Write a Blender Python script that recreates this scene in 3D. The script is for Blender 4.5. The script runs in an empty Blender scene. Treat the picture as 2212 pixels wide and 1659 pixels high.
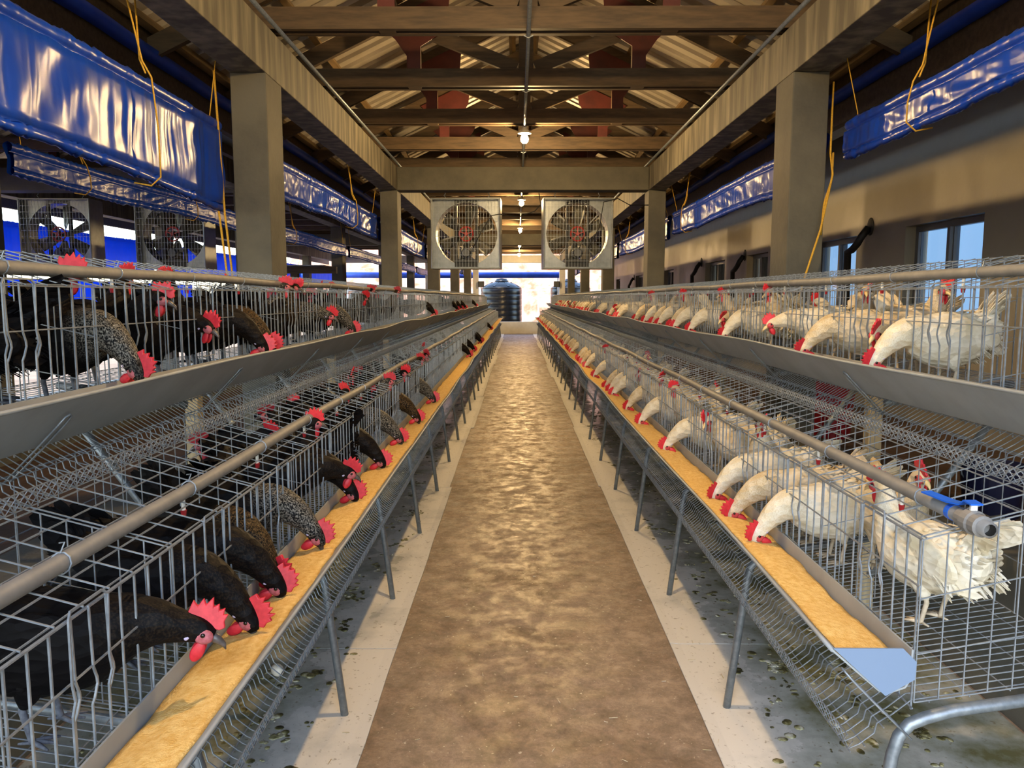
import bpy, math, random
from mathutils import Vector, Matrix, noise
R = math.radians
random.seed(7)
S = bpy.context.scene
COL = S.collection

# ------------------------------------------------------------------ camera
FPX, W, H = 1661.0, 2212.0, 1659.0
cam_d = bpy.data.cameras.new('camera'); cam = bpy.data.objects.new('camera', cam_d); COL.objects.link(cam)
cam.location = (0, 0, 1.36)
cam.rotation_euler = (R(90 - 6.41), 0, R(0.38))
cam_d.sensor_width = 36; cam_d.lens = 36 * FPX / W; cam_d.clip_start = .02; cam_d.clip_end = 400
S.camera = cam

# ------------------------------------------------------------------ light, sky, exposure
S.view_settings.view_transform = 'Standard'; S.view_settings.look = 'None'
S.view_settings.gamma = 1; S.view_settings.use_curve_mapping = False
S.view_settings.exposure = 0.12
SKY = 1.0; SUN = 2.4; BULB = 2800.0
wd = bpy.data.worlds.new('sky'); S.world = wd; wd.use_nodes = True
nt = wd.node_tree; nt.nodes.clear()
sk = nt.nodes.new('ShaderNodeTexSky'); sk.sky_type = 'NISHITA'; sk.sun_disc = False
sk.sun_elevation = R(48); sk.sun_rotation = R(200); sk.air_density = 1.2; sk.dust_density = 1.0
bg = nt.nodes.new('ShaderNodeBackground'); bg.inputs['Strength'].default_value = SKY
ow = nt.nodes.new('ShaderNodeOutputWorld')
nt.links.new(sk.outputs[0], bg.inputs[0]); nt.links.new(bg.outputs[0], ow.inputs[0])
sd = bpy.data.lights.new('sun', 'SUN'); sd.energy = SUN; sd.angle = R(.6); sd.color = (1, .95, .86)
so = bpy.data.objects.new('sun', sd); COL.objects.link(so)
so.rotation_euler = Vector((.15, .50, -.85)).to_track_quat('-Z', 'Y').to_euler()
try:
    S.cycles.max_bounces = 7; S.cycles.diffuse_bounces = 4; S.cycles.glossy_bounces = 3
    S.cycles.transmission_bounces = 4; S.cycles.transparent_max_bounces = 8
    S.cycles.sample_clamp_indirect = 6; S.cycles.caustics_reflective = False; S.cycles.caustics_refractive = False
    S.cycles.use_denoising = True
except Exception: pass

# ------------------------------------------------------------------ materials
def srgb(h):
    h = h.lstrip('#'); c = [int(h[i:i+2], 16) / 255 for i in (0, 2, 4)]
    return tuple((x / 12.92 if x <= .04045 else ((x + .055) / 1.055) ** 2.4) for x in c) + (1,)

def nodes_of(name):
    m = bpy.data.materials.new(name); m.use_nodes = True
    n = m.node_tree.nodes; l = m.node_tree.links
    return m, n, l, n['Principled BSDF']

def mat(name, c1, c2=None, rough=.6, metal=0, scale=8, detail=4, stretch=(1, 1, 1), bump=0, bscale=None, r2=None, spec=.5, lo=.35, hi=.65, sheen=0):
    m, n, l, b = nodes_of(name)
    c1 = srgb(c1) if isinstance(c1, str) else c1
    b.inputs['Base Color'].default_value = c1
    b.inputs['Roughness'].default_value = rough; b.inputs['Metallic'].default_value = metal
    b.inputs['Specular IOR Level'].default_value = spec
    if c2 is None and not bump: return m
    tc = n.new('ShaderNodeTexCoord'); mp = n.new('ShaderNodeMapping'); mp.inputs['Scale'].default_value = stretch
    l.new(tc.outputs['Object'], mp.inputs[0])
    nz = n.new('ShaderNodeTexNoise'); nz.inputs['Scale'].default_value = scale; nz.inputs['Detail'].default_value = detail
    nz.inputs['Roughness'].default_value = .6
    l.new(mp.outputs[0], nz.inputs['Vector'])
    if c2 is not None:
        c2 = srgb(c2) if isinstance(c2, str) else c2
        cr = n.new('ShaderNodeValToRGB'); cr.color_ramp.elements[0].position = lo; cr.color_ramp.elements[1].position = hi
        cr.color_ramp.elements[0].color = c1; cr.color_ramp.elements[1].color = c2
        l.new(nz.outputs['Fac'], cr.inputs[0]); l.new(cr.outputs[0], b.inputs['Base Color'])
    if r2 is not None:
        mr = n.new('ShaderNodeMapRange'); mr.inputs['From Min'].default_value = lo; mr.inputs['From Max'].default_value = hi
        mr.inputs['To Min'].default_value = rough; mr.inputs['To Max'].default_value = r2
        l.new(nz.outputs['Fac'], mr.inputs['Value']); l.new(mr.outputs[0], b.inputs['Roughness'])
    if bump:
        nb = n.new('ShaderNodeTexNoise'); nb.inputs['Scale'].default_value = bscale or scale * 3; nb.inputs['Detail'].default_value = 5
        l.new(mp.outputs[0], nb.inputs['Vector'])
        bp = n.new('ShaderNodeBump'); bp.inputs['Strength'].default_value = bump; bp.inputs['Distance'].default_value = .02
        l.new(nb.outputs['Fac'], bp.inputs['Height']); l.new(bp.outputs[0], b.inputs['Normal'])
    return m

def emit(name, c, s):
    m, n, l, b = nodes_of(name)
    b.inputs['Base Color'].default_value = c; b.inputs['Emission Color'].default_value = c; b.inputs['Emission Strength'].default_value = s
    return m

M = {}
M['concrete'] = mat('grey concrete', '#4a4943', '#605d52', rough=.75, scale=2.2, detail=8, bump=.15, bscale=30)
def streaked():
    m, n, l, b = nodes_of('streaked concrete')
    tc = n.new('ShaderNodeTexCoord'); mp = n.new('ShaderNodeMapping'); mp.inputs['Scale'].default_value = (6, 7, .9)
    l.new(tc.outputs['Object'], mp.inputs[0])
    nz = n.new('ShaderNodeTexNoise'); nz.inputs['Scale'].default_value = 1.6; nz.inputs['Detail'].default_value = 6; l.new(mp.outputs[0], nz.inputs['Vector'])
    cr = n.new('ShaderNodeValToRGB'); e = cr.color_ramp.elements
    e[0].position = .42; e[0].color = srgb('#504c43'); e[1].position = .72; e[1].color = srgb('#88826f')
    l.new(nz.outputs['Fac'], cr.inputs[0]); l.new(cr.outputs[0], b.inputs['Base Color']); b.inputs['Roughness'].default_value = .7
    return m
M['beam'] = streaked()
M['white_paint'] = mat('white paint', '#e2e1de', '#d2d0cb', rough=.6, scale=3)
M['wood'] = mat('treated timber', '#433525', '#5d4b35', rough=.65, scale=4, stretch=(1.2, 9, 9), detail=6)
M['wood_y'] = mat('purlin timber', '#7f6844', '#6b5536', rough=.65, scale=4, stretch=(9, 1, 9))
M['wood_pale'] = mat('pale timber', '#bfb193', '#a0906f', rough=.7, scale=5, stretch=(6, 6, 1))
M['gusset'] = mat('red gusset board', '#5e231c', '#4a1a15', rough=.6, scale=6)
M['sheet'] = mat('roof sheet', '#a59c8c', '#b7afa0', rough=.38, metal=.35, scale=3, r2=.5)
M['galv'] = mat('galvanised wire', '#989fa6', '#7d848b', rough=.42, metal=.4, scale=40)
M['galv_pipe'] = mat('galvanised pipe', '#757d84', '#8b9399', rough=.45, metal=.6, scale=60)
M['trough'] = mat('grey plastic trough', '#979da0', '#898e90', rough=.5, scale=6)
M['cap'] = mat('grey plastic cap', '#70839d', rough=.35)  # grey plastic with the blue of skylight mixed into its colour
M['pvc'] = mat('grey plastic pipe', '#706f6e', '#7f7d7a', rough=.58, scale=20)
M['blue_tarp'] = mat('blue tarpaulin', '#1243b8', '#0e37a0', rough=.3, scale=3, bump=.05, bscale=22, spec=.45)
M['blue_mat'] = mat('blue cloth', '#1a4fd0', '#123fae', rough=.5, scale=3)
M['blue_plastic'] = mat('blue plastic', '#1f63d6', rough=.35)
M['rope'] = mat('yellow rope', '#d6ab3c', '#b98c26', rough=.8, scale=150)
M['black_metal'] = mat('black metal', '#1d1c1b', rough=.5, metal=.3)
M['fan_shell'] = mat('galvanised sheet', '#8f9497', '#7b8083', rough=.38, metal=.5, scale=9)
M['blade'] = mat('fan blade steel', '#77766f', rough=.4, metal=.6)
M['red_iron'] = mat('red cast iron', '#9c2f2c', rough=.5)
M['motor'] = mat('grey motor paint', '#45474a', rough=.45)
M['black_rubber'] = mat('black rubber', '#161616', rough=.6)
M['black_plastic'] = mat('black tank plastic', '#0b0c0e', '#111316', rough=.28, scale=2)
M['ceramic'] = mat('white lamp holder', '#e8e4da', rough=.4)
M['bulb'] = emit('glowing bulb', (1, .66, .29, 1), BULB)
M['plaster'] = mat('grey plaster wall', '#7f786b', '#8d8677', rough=.42, scale=1.6, detail=8, bump=.35, bscale=5, r2=.55)
M['dark_frame'] = mat('grey aluminium frame', '#5a5c60', rough=.4, metal=.4)
M['dark_room'] = mat('dark room', '#121212', rough=.9)
M['lit_blind'] = emit('daylit blue blind', (.33, .58, .92, 1), 1.0)  # panel glows by itself to stand in for daylight in the window
M['soil'] = mat('brown soil', '#5c4430', '#44301f', rough=.95, scale=3, detail=9, bump=.5, bscale=12)
M['red_earth'] = mat('red earth bank', '#cfa88c', '#b06a4c', rough=.95, scale=1.6, detail=12, bump=.8, bscale=4, lo=.38, hi=.62)
M['ground'] = mat('pale ground', '#a88e72', '#8c7258', rough=.95, scale=1.5, detail=8)
M['red_plastic'] = mat('red plastic', '#9b1a22', rough=.4)
M['navy_plastic'] = mat('navy plastic', '#1a1c38', rough=.4)
M['egg'] = mat('egg shell', '#e9dfcf', rough=.45)
M['comb'] = mat('red comb skin', '#d02b36', '#b81c2a', rough=.5, scale=60)
M['comb_pale'] = mat('pinkish comb skin', '#cc3c48', '#b42c3a', rough=.5, scale=60)
M['face'] = mat('pink face skin', '#b8666c', '#9a4a50', rough=.55, scale=90)
M['face_red'] = mat('red face skin', '#c2474a', '#b03a40', rough=.55, scale=90)
M['lobe'] = mat('pale earlobe', '#b9aecb', rough=.5)
M['eye'] = mat('dark eye', '#160d08', rough=.08)
M['beak_d'] = mat('dark beak', '#5b5350', '#3a3432', rough=.35, scale=50)
M['beak_p'] = mat('horn beak', '#d9c08a', rough=.35)
M['shank_d'] = mat('slate leg skin', '#6b6f78', '#4b4e58', rough=.6, scale=80)
M['shank_p'] = mat('pale leg skin', '#c9b9a0', '#b3a58c', rough=.6, scale=80)
M['fence_w'] = mat('white fence paint', '#d8dde2', rough=.5)

m, n_, l_, b_ = nodes_of('bright blue daylit sheet'); b_.inputs['Base Color'].default_value = srgb('#4a86f2'); b_.inputs['Roughness'].default_value = .5
tr = n_.new('ShaderNodeBsdfTranslucent'); tr.inputs[0].default_value = srgb('#4a86f2'); ms = n_.new('ShaderNodeMixShader'); ms.inputs[0].default_value = .5
l_.new(b_.outputs[0], ms.inputs[1]); l_.new(tr.outputs[0], ms.inputs[2]); l_.new(ms.outputs[0], n_['Material Output'].inputs[0]); M['blue_sheet'] = m
def glass():
    m, n, l, b = nodes_of('window glass')
    b.inputs['Base Color'].default_value = (.9, .95, 1, 1); b.inputs['Roughness'].default_value = .03
    b.inputs['Transmission Weight'].default_value = 1; b.inputs['IOR'].default_value = 1.45
    return m
M['glass'] = glass()

def feathers(name, ca, cb, fleck, fl_amt, spec=.22):
    """plumage: two tones by noise, scale-like bump, and flecks on the neck where the 'hackle' attribute is high"""
    m, n, l, b = nodes_of(name)
    b.inputs['Roughness'].default_value = .58; b.inputs['Specular IOR Level'].default_value = spec
    tc = n.new('ShaderNodeTexCoord')
    nz = n.new('ShaderNodeTexNoise'); nz.inputs['Scale'].default_value = 14; nz.inputs['Detail'].default_value = 5
    l.new(tc.outputs['Object'], nz.inputs['Vector'])
    cr = n.new('ShaderNodeValToRGB'); e = cr.color_ramp.elements
    e[0].position = .38; e[0].color = srgb(ca); e[1].position = .68; e[1].color = srgb(cb)
    l.new(nz.outputs['Fac'], cr.inputs[0])
    at = n.new('ShaderNodeAttribute'); at.attribute_name = 'hackle'
    mp = n.new('ShaderNodeMapping'); mp.inputs['Scale'].default_value = (190, 420, 190); l.new(tc.outputs['Object'], mp.inputs[0])
    n2 = n.new('ShaderNodeTexNoise'); n2.inputs['Scale'].default_value = 1.0; n2.inputs['Detail'].default_value = 3; l.new(mp.outputs[0], n2.inputs['Vector'])
    th = n.new('ShaderNodeMapRange'); th.inputs['From Min'].default_value = .44; th.inputs['From Max'].default_value = .66; l.new(n2.outputs['Fac'], th.inputs['Value'])
    mu = n.new('ShaderNodeMath'); mu.operation = 'MULTIPLY'; l.new(th.outputs[0], mu.inputs[0]); l.new(at.outputs['Fac'], mu.inputs[1])
    m3 = n.new('ShaderNodeMath'); m3.operation = 'MULTIPLY'; m3.inputs[1].default_value = fl_amt; l.new(mu.outputs[0], m3.inputs[0])
    mx = n.new('ShaderNodeMix'); mx.data_type = 'RGBA'; mx.inputs[7].default_value = srgb(fleck)
    l.new(m3.outputs[0], mx.inputs[0]); l.new(cr.outputs[0], mx.inputs[6]); l.new(mx.outputs[2], b.inputs['Base Color'])
    vo = n.new('ShaderNodeTexVoronoi'); vo.inputs['Scale'].default_value = 48
    mv = n.new('ShaderNodeMapping'); mv.inputs['Scale'].default_value = (.55, 1, 1); l.new(tc.outputs['Object'], mv.inputs[0]); l.new(mv.outputs[0], vo.inputs['Vector'])
    bp = n.new('ShaderNodeBump'); bp.inputs['Strength'].default_value = .6; bp.inputs['Distance'].default_value = .008
    l.new(vo.outputs['Distance'], bp.inputs['Height']); l.new(bp.outputs[0], b.inputs['Normal'])
    return m
M['black'] = feathers('black plumage', '#070608', '#100e0f', '#33291f', .5, .09)
M['silver'] = feathers('black plumage with silver neck', '#080709', '#121010', '#a8a194', .62, .09)
M['brown'] = feathers('black plumage with brown neck', '#0b0908', '#17110d', '#6d5637', .8, .09)
M['white'] = feathers('white plumage', '#ded7c6', '#c9bb9b', '#b79f74', .45)
M['cream'] = feathers('soiled white plumage', '#d6cab2', '#b8a178', '#a08555', .55)

def liner_mat():
    m, n, l, b = nodes_of('soiled white plastic board')
    tc = n.new('ShaderNodeTexCoord'); ge = n.new('ShaderNodeNewGeometry')
    nz = n.new('ShaderNodeTexNoise'); nz.inputs['Scale'].default_value = 2.6; nz.inputs['Detail'].default_value = 9; nz.inputs['Roughness'].default_value = .65
    l.new(ge.outputs['Position'], nz.inputs['Vector'])
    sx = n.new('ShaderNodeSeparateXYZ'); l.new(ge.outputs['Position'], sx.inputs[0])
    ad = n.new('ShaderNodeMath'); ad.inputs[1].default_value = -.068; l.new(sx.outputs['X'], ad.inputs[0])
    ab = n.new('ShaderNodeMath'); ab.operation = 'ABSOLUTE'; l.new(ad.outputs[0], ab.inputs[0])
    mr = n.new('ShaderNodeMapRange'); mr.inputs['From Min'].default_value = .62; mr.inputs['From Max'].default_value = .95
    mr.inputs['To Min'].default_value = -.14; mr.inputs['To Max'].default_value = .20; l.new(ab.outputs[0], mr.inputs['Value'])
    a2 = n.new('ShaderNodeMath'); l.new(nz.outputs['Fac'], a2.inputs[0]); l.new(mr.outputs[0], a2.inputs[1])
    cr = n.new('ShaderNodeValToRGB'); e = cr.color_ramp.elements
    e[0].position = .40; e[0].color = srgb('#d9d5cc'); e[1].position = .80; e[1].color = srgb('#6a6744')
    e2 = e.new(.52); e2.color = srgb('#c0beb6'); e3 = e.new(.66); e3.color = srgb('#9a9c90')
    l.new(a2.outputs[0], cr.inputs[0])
    n3 = n.new('ShaderNodeTexNoise'); n3.inputs['Scale'].default_value = 60; n3.inputs['Detail'].default_value = 4; l.new(ge.outputs['Position'], n3.inputs['Vector'])
    r3 = n.new('ShaderNodeMapRange'); r3.inputs['From Min'].default_value = .62; r3.inputs['From Max'].default_value = .72; r3.inputs['To Max'].default_value = .6; l.new(n3.outputs['Fac'], r3.inputs['Value'])
    mx = n.new('ShaderNodeMix'); mx.data_type = 'RGBA'; mx.inputs[7].default_value = srgb('#6b5a3a')
    l.new(r3.outputs[0], mx.inputs[0]); l.new(cr.outputs[0], mx.inputs[6]); l.new(mx.outputs[2], b.inputs['Base Color'])
    rr = n.new('ShaderNodeMapRange'); rr.inputs['From Min'].default_value = .45; rr.inputs['From Max'].default_value = .6; rr.inputs['To Min'].default_value = .42; rr.inputs['To Max'].default_value = .14
    l.new(a2.outputs[0], rr.inputs['Value']); l.new(rr.outputs[0], b.inputs['Roughness'])
    bp = n.new('ShaderNodeBump'); bp.inputs['Strength'].default_value = .12; bp.inputs['Distance'].default_value = .01; l.new(nz.outputs['Fac'], bp.inputs['Height']); l.new(bp.outputs[0], b.inputs['Normal'])
    return m
M['liner'] = liner_mat()

def path_mat():
    m, n, l, b = nodes_of('brown smeared concrete path')
    tc = n.new('ShaderNodeTexCoord')
    def nz(sc, det, rough, dist=0):
        q = n.new('ShaderNodeTexNoise'); q.inputs['Scale'].default_value = sc; q.inputs['Detail'].default_value = det; q.inputs['Roughness'].default_value = rough; q.inputs['Distortion'].default_value = dist
        l.new(tc.outputs['Object'], q.inputs['Vector']); return q
    a = nz(9.0, 14, .86, .2); c = nz(1.3, 8, .7, .3)
    cr = n.new('ShaderNodeValToRGB'); e = cr.color_ramp.elements
    e[0].position = .38; e[0].color = srgb('#6f5f4e'); e[1].position = .62; e[1].color = srgb('#a6917b')
    ee = e.new(.5); ee.color = srgb('#897664'); e4 = e.new(.53); e4.color = srgb('#957f6b')
    l.new(a.outputs['Fac'], cr.inputs[0])
    mx0 = n.new('ShaderNodeMix'); mx0.data_type = 'RGBA'; mx0.blend_type = 'MULTIPLY'; mx0.inputs[7].default_value = srgb('#d2c8ba')
    r0 = n.new('ShaderNodeMapRange'); r0.inputs['From Min'].default_value = .45; r0.inputs['From Max'].default_value = .62; l.new(c.outputs['Fac'], r0.inputs['Value']); l.new(r0.outputs[0], mx0.inputs[0]); l.new(cr.outputs[0], mx0.inputs[6])
    fl = nz(11, 15, .95, .1); rf_ = n.new('ShaderNodeMapRange'); rf_.inputs['From Min'].default_value = .53; rf_.inputs['From Max'].default_value = .57; rf_.inputs['To Max'].default_value = .45; l.new(fl.outputs['Fac'], rf_.inputs['Value'])
    mxf = n.new('ShaderNodeMix'); mxf.data_type = 'RGBA'; mxf.inputs[7].default_value = srgb('#75675a'); l.new(rf_.outputs[0], mxf.inputs[0]); l.new(mx0.outputs[2], mxf.inputs[6]); mx0 = mxf
    d = nz(60, 3, .5); r2 = n.new('ShaderNodeMapRange'); r2.inputs['From Min'].default_value = .66; r2.inputs['From Max'].default_value = .72; r2.inputs['To Max'].default_value = .7; l.new(d.outputs['Fac'], r2.inputs['Value'])
    mx = n.new('ShaderNodeMix'); mx.data_type = 'RGBA'; mx.inputs[7].default_value = srgb('#c9bda6')
    l.new(r2.outputs[0], mx.inputs[0]); l.new(mx0.outputs[2], mx.inputs[6]); l.new(mx.outputs[2], b.inputs['Base Color'])
    g = nz(8, 12, .8, .2)
    rr = n.new('ShaderNodeMapRange'); rr.inputs['From Min'].default_value = .42; rr.inputs['From Max'].default_value = .58; rr.inputs['To Min'].default_value = .36; rr.inputs['To Max'].default_value = .72
    l.new(g.outputs['Fac'], rr.inputs['Value']); l.new(rr.outputs[0], b.inputs['Roughness'])
    h = nz(16, 14, .8, .2)
    bp = n.new('ShaderNodeBump'); bp.inputs['Strength'].default_value = .22; bp.inputs['Distance'].default_value = .005; l.new(h.outputs['Fac'], bp.inputs['Height']); l.new(bp.outputs[0], b.inputs['Normal'])
    return m
M['path'] = path_mat()
M['feed'] = mat('yellow mash feed', '#f2cd80', '#dfae58', rough=.9, scale=70, detail=5, bump=.5, bscale=260)
def drop_mat():
    m, n, l, b = nodes_of('droppings')
    ge = n.new('ShaderNodeNewGeometry'); nz = n.new('ShaderNodeTexNoise'); nz.inputs['Scale'].default_value = 26; nz.inputs['Detail'].default_value = 6; l.new(ge.outputs['Position'], nz.inputs['Vector'])
    cr = n.new('ShaderNodeValToRGB'); e = cr.color_ramp.elements
    e[0].position = .36; e[0].color = srgb('#2f2d1a'); e[1].position = .68; e[1].color = srgb('#cfccbc')
    a = e.new(.47); a.color = srgb('#56512c'); c = e.new(.56); c.color = srgb('#8f8a63')
    l.new(nz.outputs['Fac'], cr.inputs[0]); l.new(cr.outputs[0], b.inputs['Base Color']); b.inputs['Roughness'].default_value = .5
    return m
M['dropping'] = drop_mat()

# ------------------------------------------------------------------ mesh building helpers
class MB:
    def __init__(s): s.v = []; s.f = []; s.attr = None
    def box(s, x0, x1, y0, y1, z0, z1):
        i = len(s.v)
        s.v += [(x, y, z) for z in (z0, z1) for y in (y0, y1) for x in (x0, x1)]
        s.f += [tuple(i + k for k in q) for q in ((0, 2, 3, 1), (4, 5, 7, 6), (0, 1, 5, 4), (2, 6, 7, 3), (0, 4, 6, 2), (1, 3, 7, 5))]
        return s
    def bar(s, a, b, w, h, up=(0, 0, 1)):
        """rectangular bar from a to b; w across, h along up"""
        a = Vector(a); b = Vector(b); d = (b - a).normalized(); u = Vector(up)
        sd_ = d.cross(u)
        if sd_.length < 1e-6: sd_ = d.cross(Vector((1, 0, 0)))
        sd_.normalize(); u = sd_.cross(d).normalized()
        i = len(s.v)
        for p in (a, b):
            for (p1, p2) in ((-1, -1), (1, -1), (1, 1), (-1, 1)): s.v.append(tuple(p + sd_ * (p1 * w / 2) + u * (p2 * h / 2)))
        s.f += [(i, i+3, i+2, i+1), (i+4, i+5, i+6, i+7)] + [(i + k, i + (k+1) % 4, i + 4 + (k+1) % 4, i + 4 + k) for k in range(4)]
        return s
    def tube(s, pts, r, n=4, cap=True, closed=False):
        P = [Vector(p) for p in pts]; m = len(P)
        rr = r if isinstance(r, (list, tuple)) else [r] * m
        i0 = len(s.v); prev = None
        for k in range(m):
            if closed: t = (P[(k+1) % m] - P[k-1])
            elif k == 0: t = P[1] - P[0]
            elif k == m - 1: t = P[-1] - P[-2]
            else: t = (P[k+1] - P[k]).normalized() + (P[k] - P[k-1]).normalized()
            if t.length < 1e-9: t = Vector((0, 0, 1))
            t.normalize()
            if prev is None:
                a = t.cross(Vector((0, 0, 1)))
                if a.length < .05: a = t.cross(Vector((0, 1, 0)))
            else:
                a = prev - t * prev.dot(t)
                if a.length < 1e-6: a = t.cross(Vector((.3, .5, .8)))
            a.normalize(); b = t.cross(a); prev = a
            for j in range(n):
                an = 2 * math.pi * (j + .5) / n
                s.v.append(tuple(P[k] + (a * math.cos(an) + b * math.sin(an)) * rr[k]))
        for k in range(m if closed else m - 1):
            k2 = (k + 1) % m
            for j in range(n):
                s.f.append((i0 + k*n + j, i0 + k*n + (j+1) % n, i0 + k2*n + (j+1) % n, i0 + k2*n + j))
        if cap and not closed:
            s.f.append(tuple(i0 + j for j in reversed(range(n)))); s.f.append(tuple(i0 + (m-1)*n + j for j in range(n)))
        return s
    def lathe(s, prof, c=(0, 0, 0), axis='z', n=24):
        i0 = len(s.v); c = Vector(c)
        for (r, h) in prof:
            for j in range(n):
                a = 2 * math.pi * j / n; x, y = r * math.cos(a), r * math.sin(a)
                p = {'z': (x, y, h), 'y': (x, h, y), 'x': (h, x, y)}[axis]
                s.v.append(tuple(c + Vector(p)))
        for k in range(len(prof) - 1):
            for j in range(n): s.f.append((i0 + k*n + j, i0 + k*n + (j+1) % n, i0 + (k+1)*n + (j+1) % n, i0 + (k+1)*n + j))
        if prof[0][0] > 1e-6: s.f.append(tuple(i0 + j for j in reversed(range(n))))
        if prof[-1][0] > 1e-6: s.f.append(tuple(i0 + (len(prof)-1)*n + j for j in range(n)))
        return s
    def ell(s, c, ax, ay, az, n=12, m=8):
        """ellipsoid with axis vectors"""
        c = Vector(c); ax = Vector(ax); ay = Vector(ay); az = Vector(az); i0 = len(s.v)
        for k in range(1, m):
            th = math.pi * k / m
            for j in range(n):
                ph = 2 * math.pi * j / n
                s.v.append(tuple(c + az * math.cos(th) + (ax * math.cos(ph) + ay * math.sin(ph)) * math.sin(th)))
        s.v.append(tuple(c + az)); s.v.append(tuple(c - az)); T = len(s.v) - 2; B = T + 1
        for k in range(m - 2):
            for j in range(n): s.f.append((i0 + k*n + j, i0 + (k+1)*n + j, i0 + (k+1)*n + (j+1) % n, i0 + k*n + (j+1) % n))
        for j in range(n):
            s.f.append((T, i0 + j, i0 + (j+1) % n)); s.f.append((B, i0 + (m-2)*n + (j+1) % n, i0 + (m-2)*n + j))
        return s
    def prism(s, poly, o, e1, e2, en, t):
        """polygon (a,b) in plane o+a*e1+b*e2 given thickness t along en, centred"""
        o = Vector(o); e1 = Vector(e1); e2 = Vector(e2); en = Vector(en); i = len(s.v); n = len(poly)
        for sg in (-.5, .5):
            for (a, b) in poly: s.v.append(tuple(o + e1 * a + e2 * b + en * (t * sg)))
        s.f.append(tuple(i + k for k in reversed(range(n)))); s.f.append(tuple(i + n + k for k in range(n)))
        for k in range(n): s.f.append((i + k, i + (k+1) % n, i + n + (k+1) % n, i + n + k))
        return s
    def grid(s, rows, closed=False):
        i0 = len(s.v); m = len(rows[0])
        for r in rows: s.v += [tuple(p) for p in r]
        for k in range(len(rows) - 1):
            for j in range(m if closed else m - 1):
                j2 = (j + 1) % m
                s.f.append((i0 + k*m + j, i0 + k*m + j2, i0 + (k+1)*m + j2, i0 + (k+1)*m + j))
        return s
    def mesh(s, name, org=(0, 0, 0)):
        me = bpy.data.meshes.new(name)
        ox, oy, oz = org
        me.from_pydata([(x - ox, y - oy, z - oz) for x, y, z in s.v] if any(org) else s.v, [], s.f)
        if s.attr:
            a = me.attributes.new('hackle', 'FLOAT', 'POINT')
            a.data.foreach_set('value', s.attr + [0.0] * (len(s.v) - len(s.attr)))
        me.update(); return me
    def build(s, name, m, parent=None, org=(0, 0, 0), smooth=False, bevel=0, solid=0):
        me = s.mesh(name, org); me.materials.append(m)
        if smooth: me.polygons.foreach_set('use_smooth', [True] * len(me.polygons))
        o = bpy.data.objects.new(name, me); COL.objects.link(o)
        if parent: o.parent = parent
        elif any(org): o.location = org
        if bevel:
            b = o.modifiers.new('bevel', 'BEVEL'); b.width = bevel; b.segments = 2; b.limit_method = 'ANGLE'
        if solid:
            b = o.modifiers.new('solid', 'SOLIDIFY'); b.thickness = solid; b.offset = 0
        return o

def thing(name, label, cat, loc=(0, 0, 0), rz=0, group=None):
    o = bpy.data.objects.new(name, None); COL.objects.link(o); o.location = loc; o.rotation_euler = (0, 0, rz); o.empty_display_size = .1
    o['label'] = label; o['category'] = cat
    if group: o['group'] = group
    return o
def tag(o, label, cat, group=None, kind=None):
    o['label'] = label; o['category'] = cat
    if group: o['group'] = group
    if kind: o['kind'] = kind
    return o
def struct(o, label=None):
    o['kind'] = 'structure'
    if label: o['label'] = label
    return o
KIDS = {}
def kids(o):
    if o.name not in KIDS: KIDS[o.name] = list(o.children)
    return KIDS[o.name]
def copy_tree(o, parent=None):
    c = o.copy(); COL.objects.link(c)
    if parent: c.parent = parent
    k = kids(o); KIDS[c.name] = []
    for ch in k: KIDS[c.name].append(copy_tree(ch, c))
    return c
ORD = 'first second third fourth fifth sixth seventh eighth ninth tenth eleventh twelfth thirteenth fourteenth fifteenth sixteenth seventeenth eighteenth nineteenth twentieth'.split()
TENS = {20: 'twenty', 30: 'thirty', 40: 'forty', 50: 'fifty', 60: 'sixty'}
def nth(i):
    if i < 20: return ORD[i]
    t = (i + 1) // 10 * 10; u = (i + 1) % 10
    return TENS[t].rstrip('y') + 'ieth' if u == 0 else TENS[t] + '-' + ORD[u - 1]

XC = .068                       # the shed's centre line
COLY = [4.63 + 4.92 * k for k in range(-1, 6)]
YEND = 29.23
XL = XC - 5.06                  # centre line of the shed next door
# ------------------------------------------------------------------ ground and floor
struct(MB().box(-60, 60, -40, 90, -.25, -.06).build('ground', M['ground']))
struct(MB().box(XC - 1.53, XC + 1.53, -6, YEND + .3, -.06, 0).build('floor', M['path']))
struct(MB().box(XC + 1.741, 3.355, -6, YEND + 2, -.06, .30).build('ground_alley', M['soil']))
struct(MB().box(XL + 1.741, XC - 1.741, -6, YEND + 2, -.06, .30).build('ground_passage', M['soil']))
struct(MB().box(XL - 1.74, XL + 1.74, -6, YEND + .3, -.06, 0.0).build('floor_neighbour', M['path']))
# red earth bank beyond the far end
rows = []
for j in range(0, 25):
    t = j / 24; row = []
    for i in range(0, 81):
        x = -13 + i * .55
        y = 41 + 9 * t + 1.2 * noise.noise((x * .15, t * 3, 1)); z = -.1 + 9 * t + .5 * noise.noise((x * .3, t * 5, 4)) * min(1, 4 * t)
        row.append((x, y, z))
    rows.append(row)
rows.append([(x, y + 14, z + .5) for x, y, z in rows[-1]])
struct(MB().grid(rows).build('hill', M['red_earth'], smooth=True))

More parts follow.
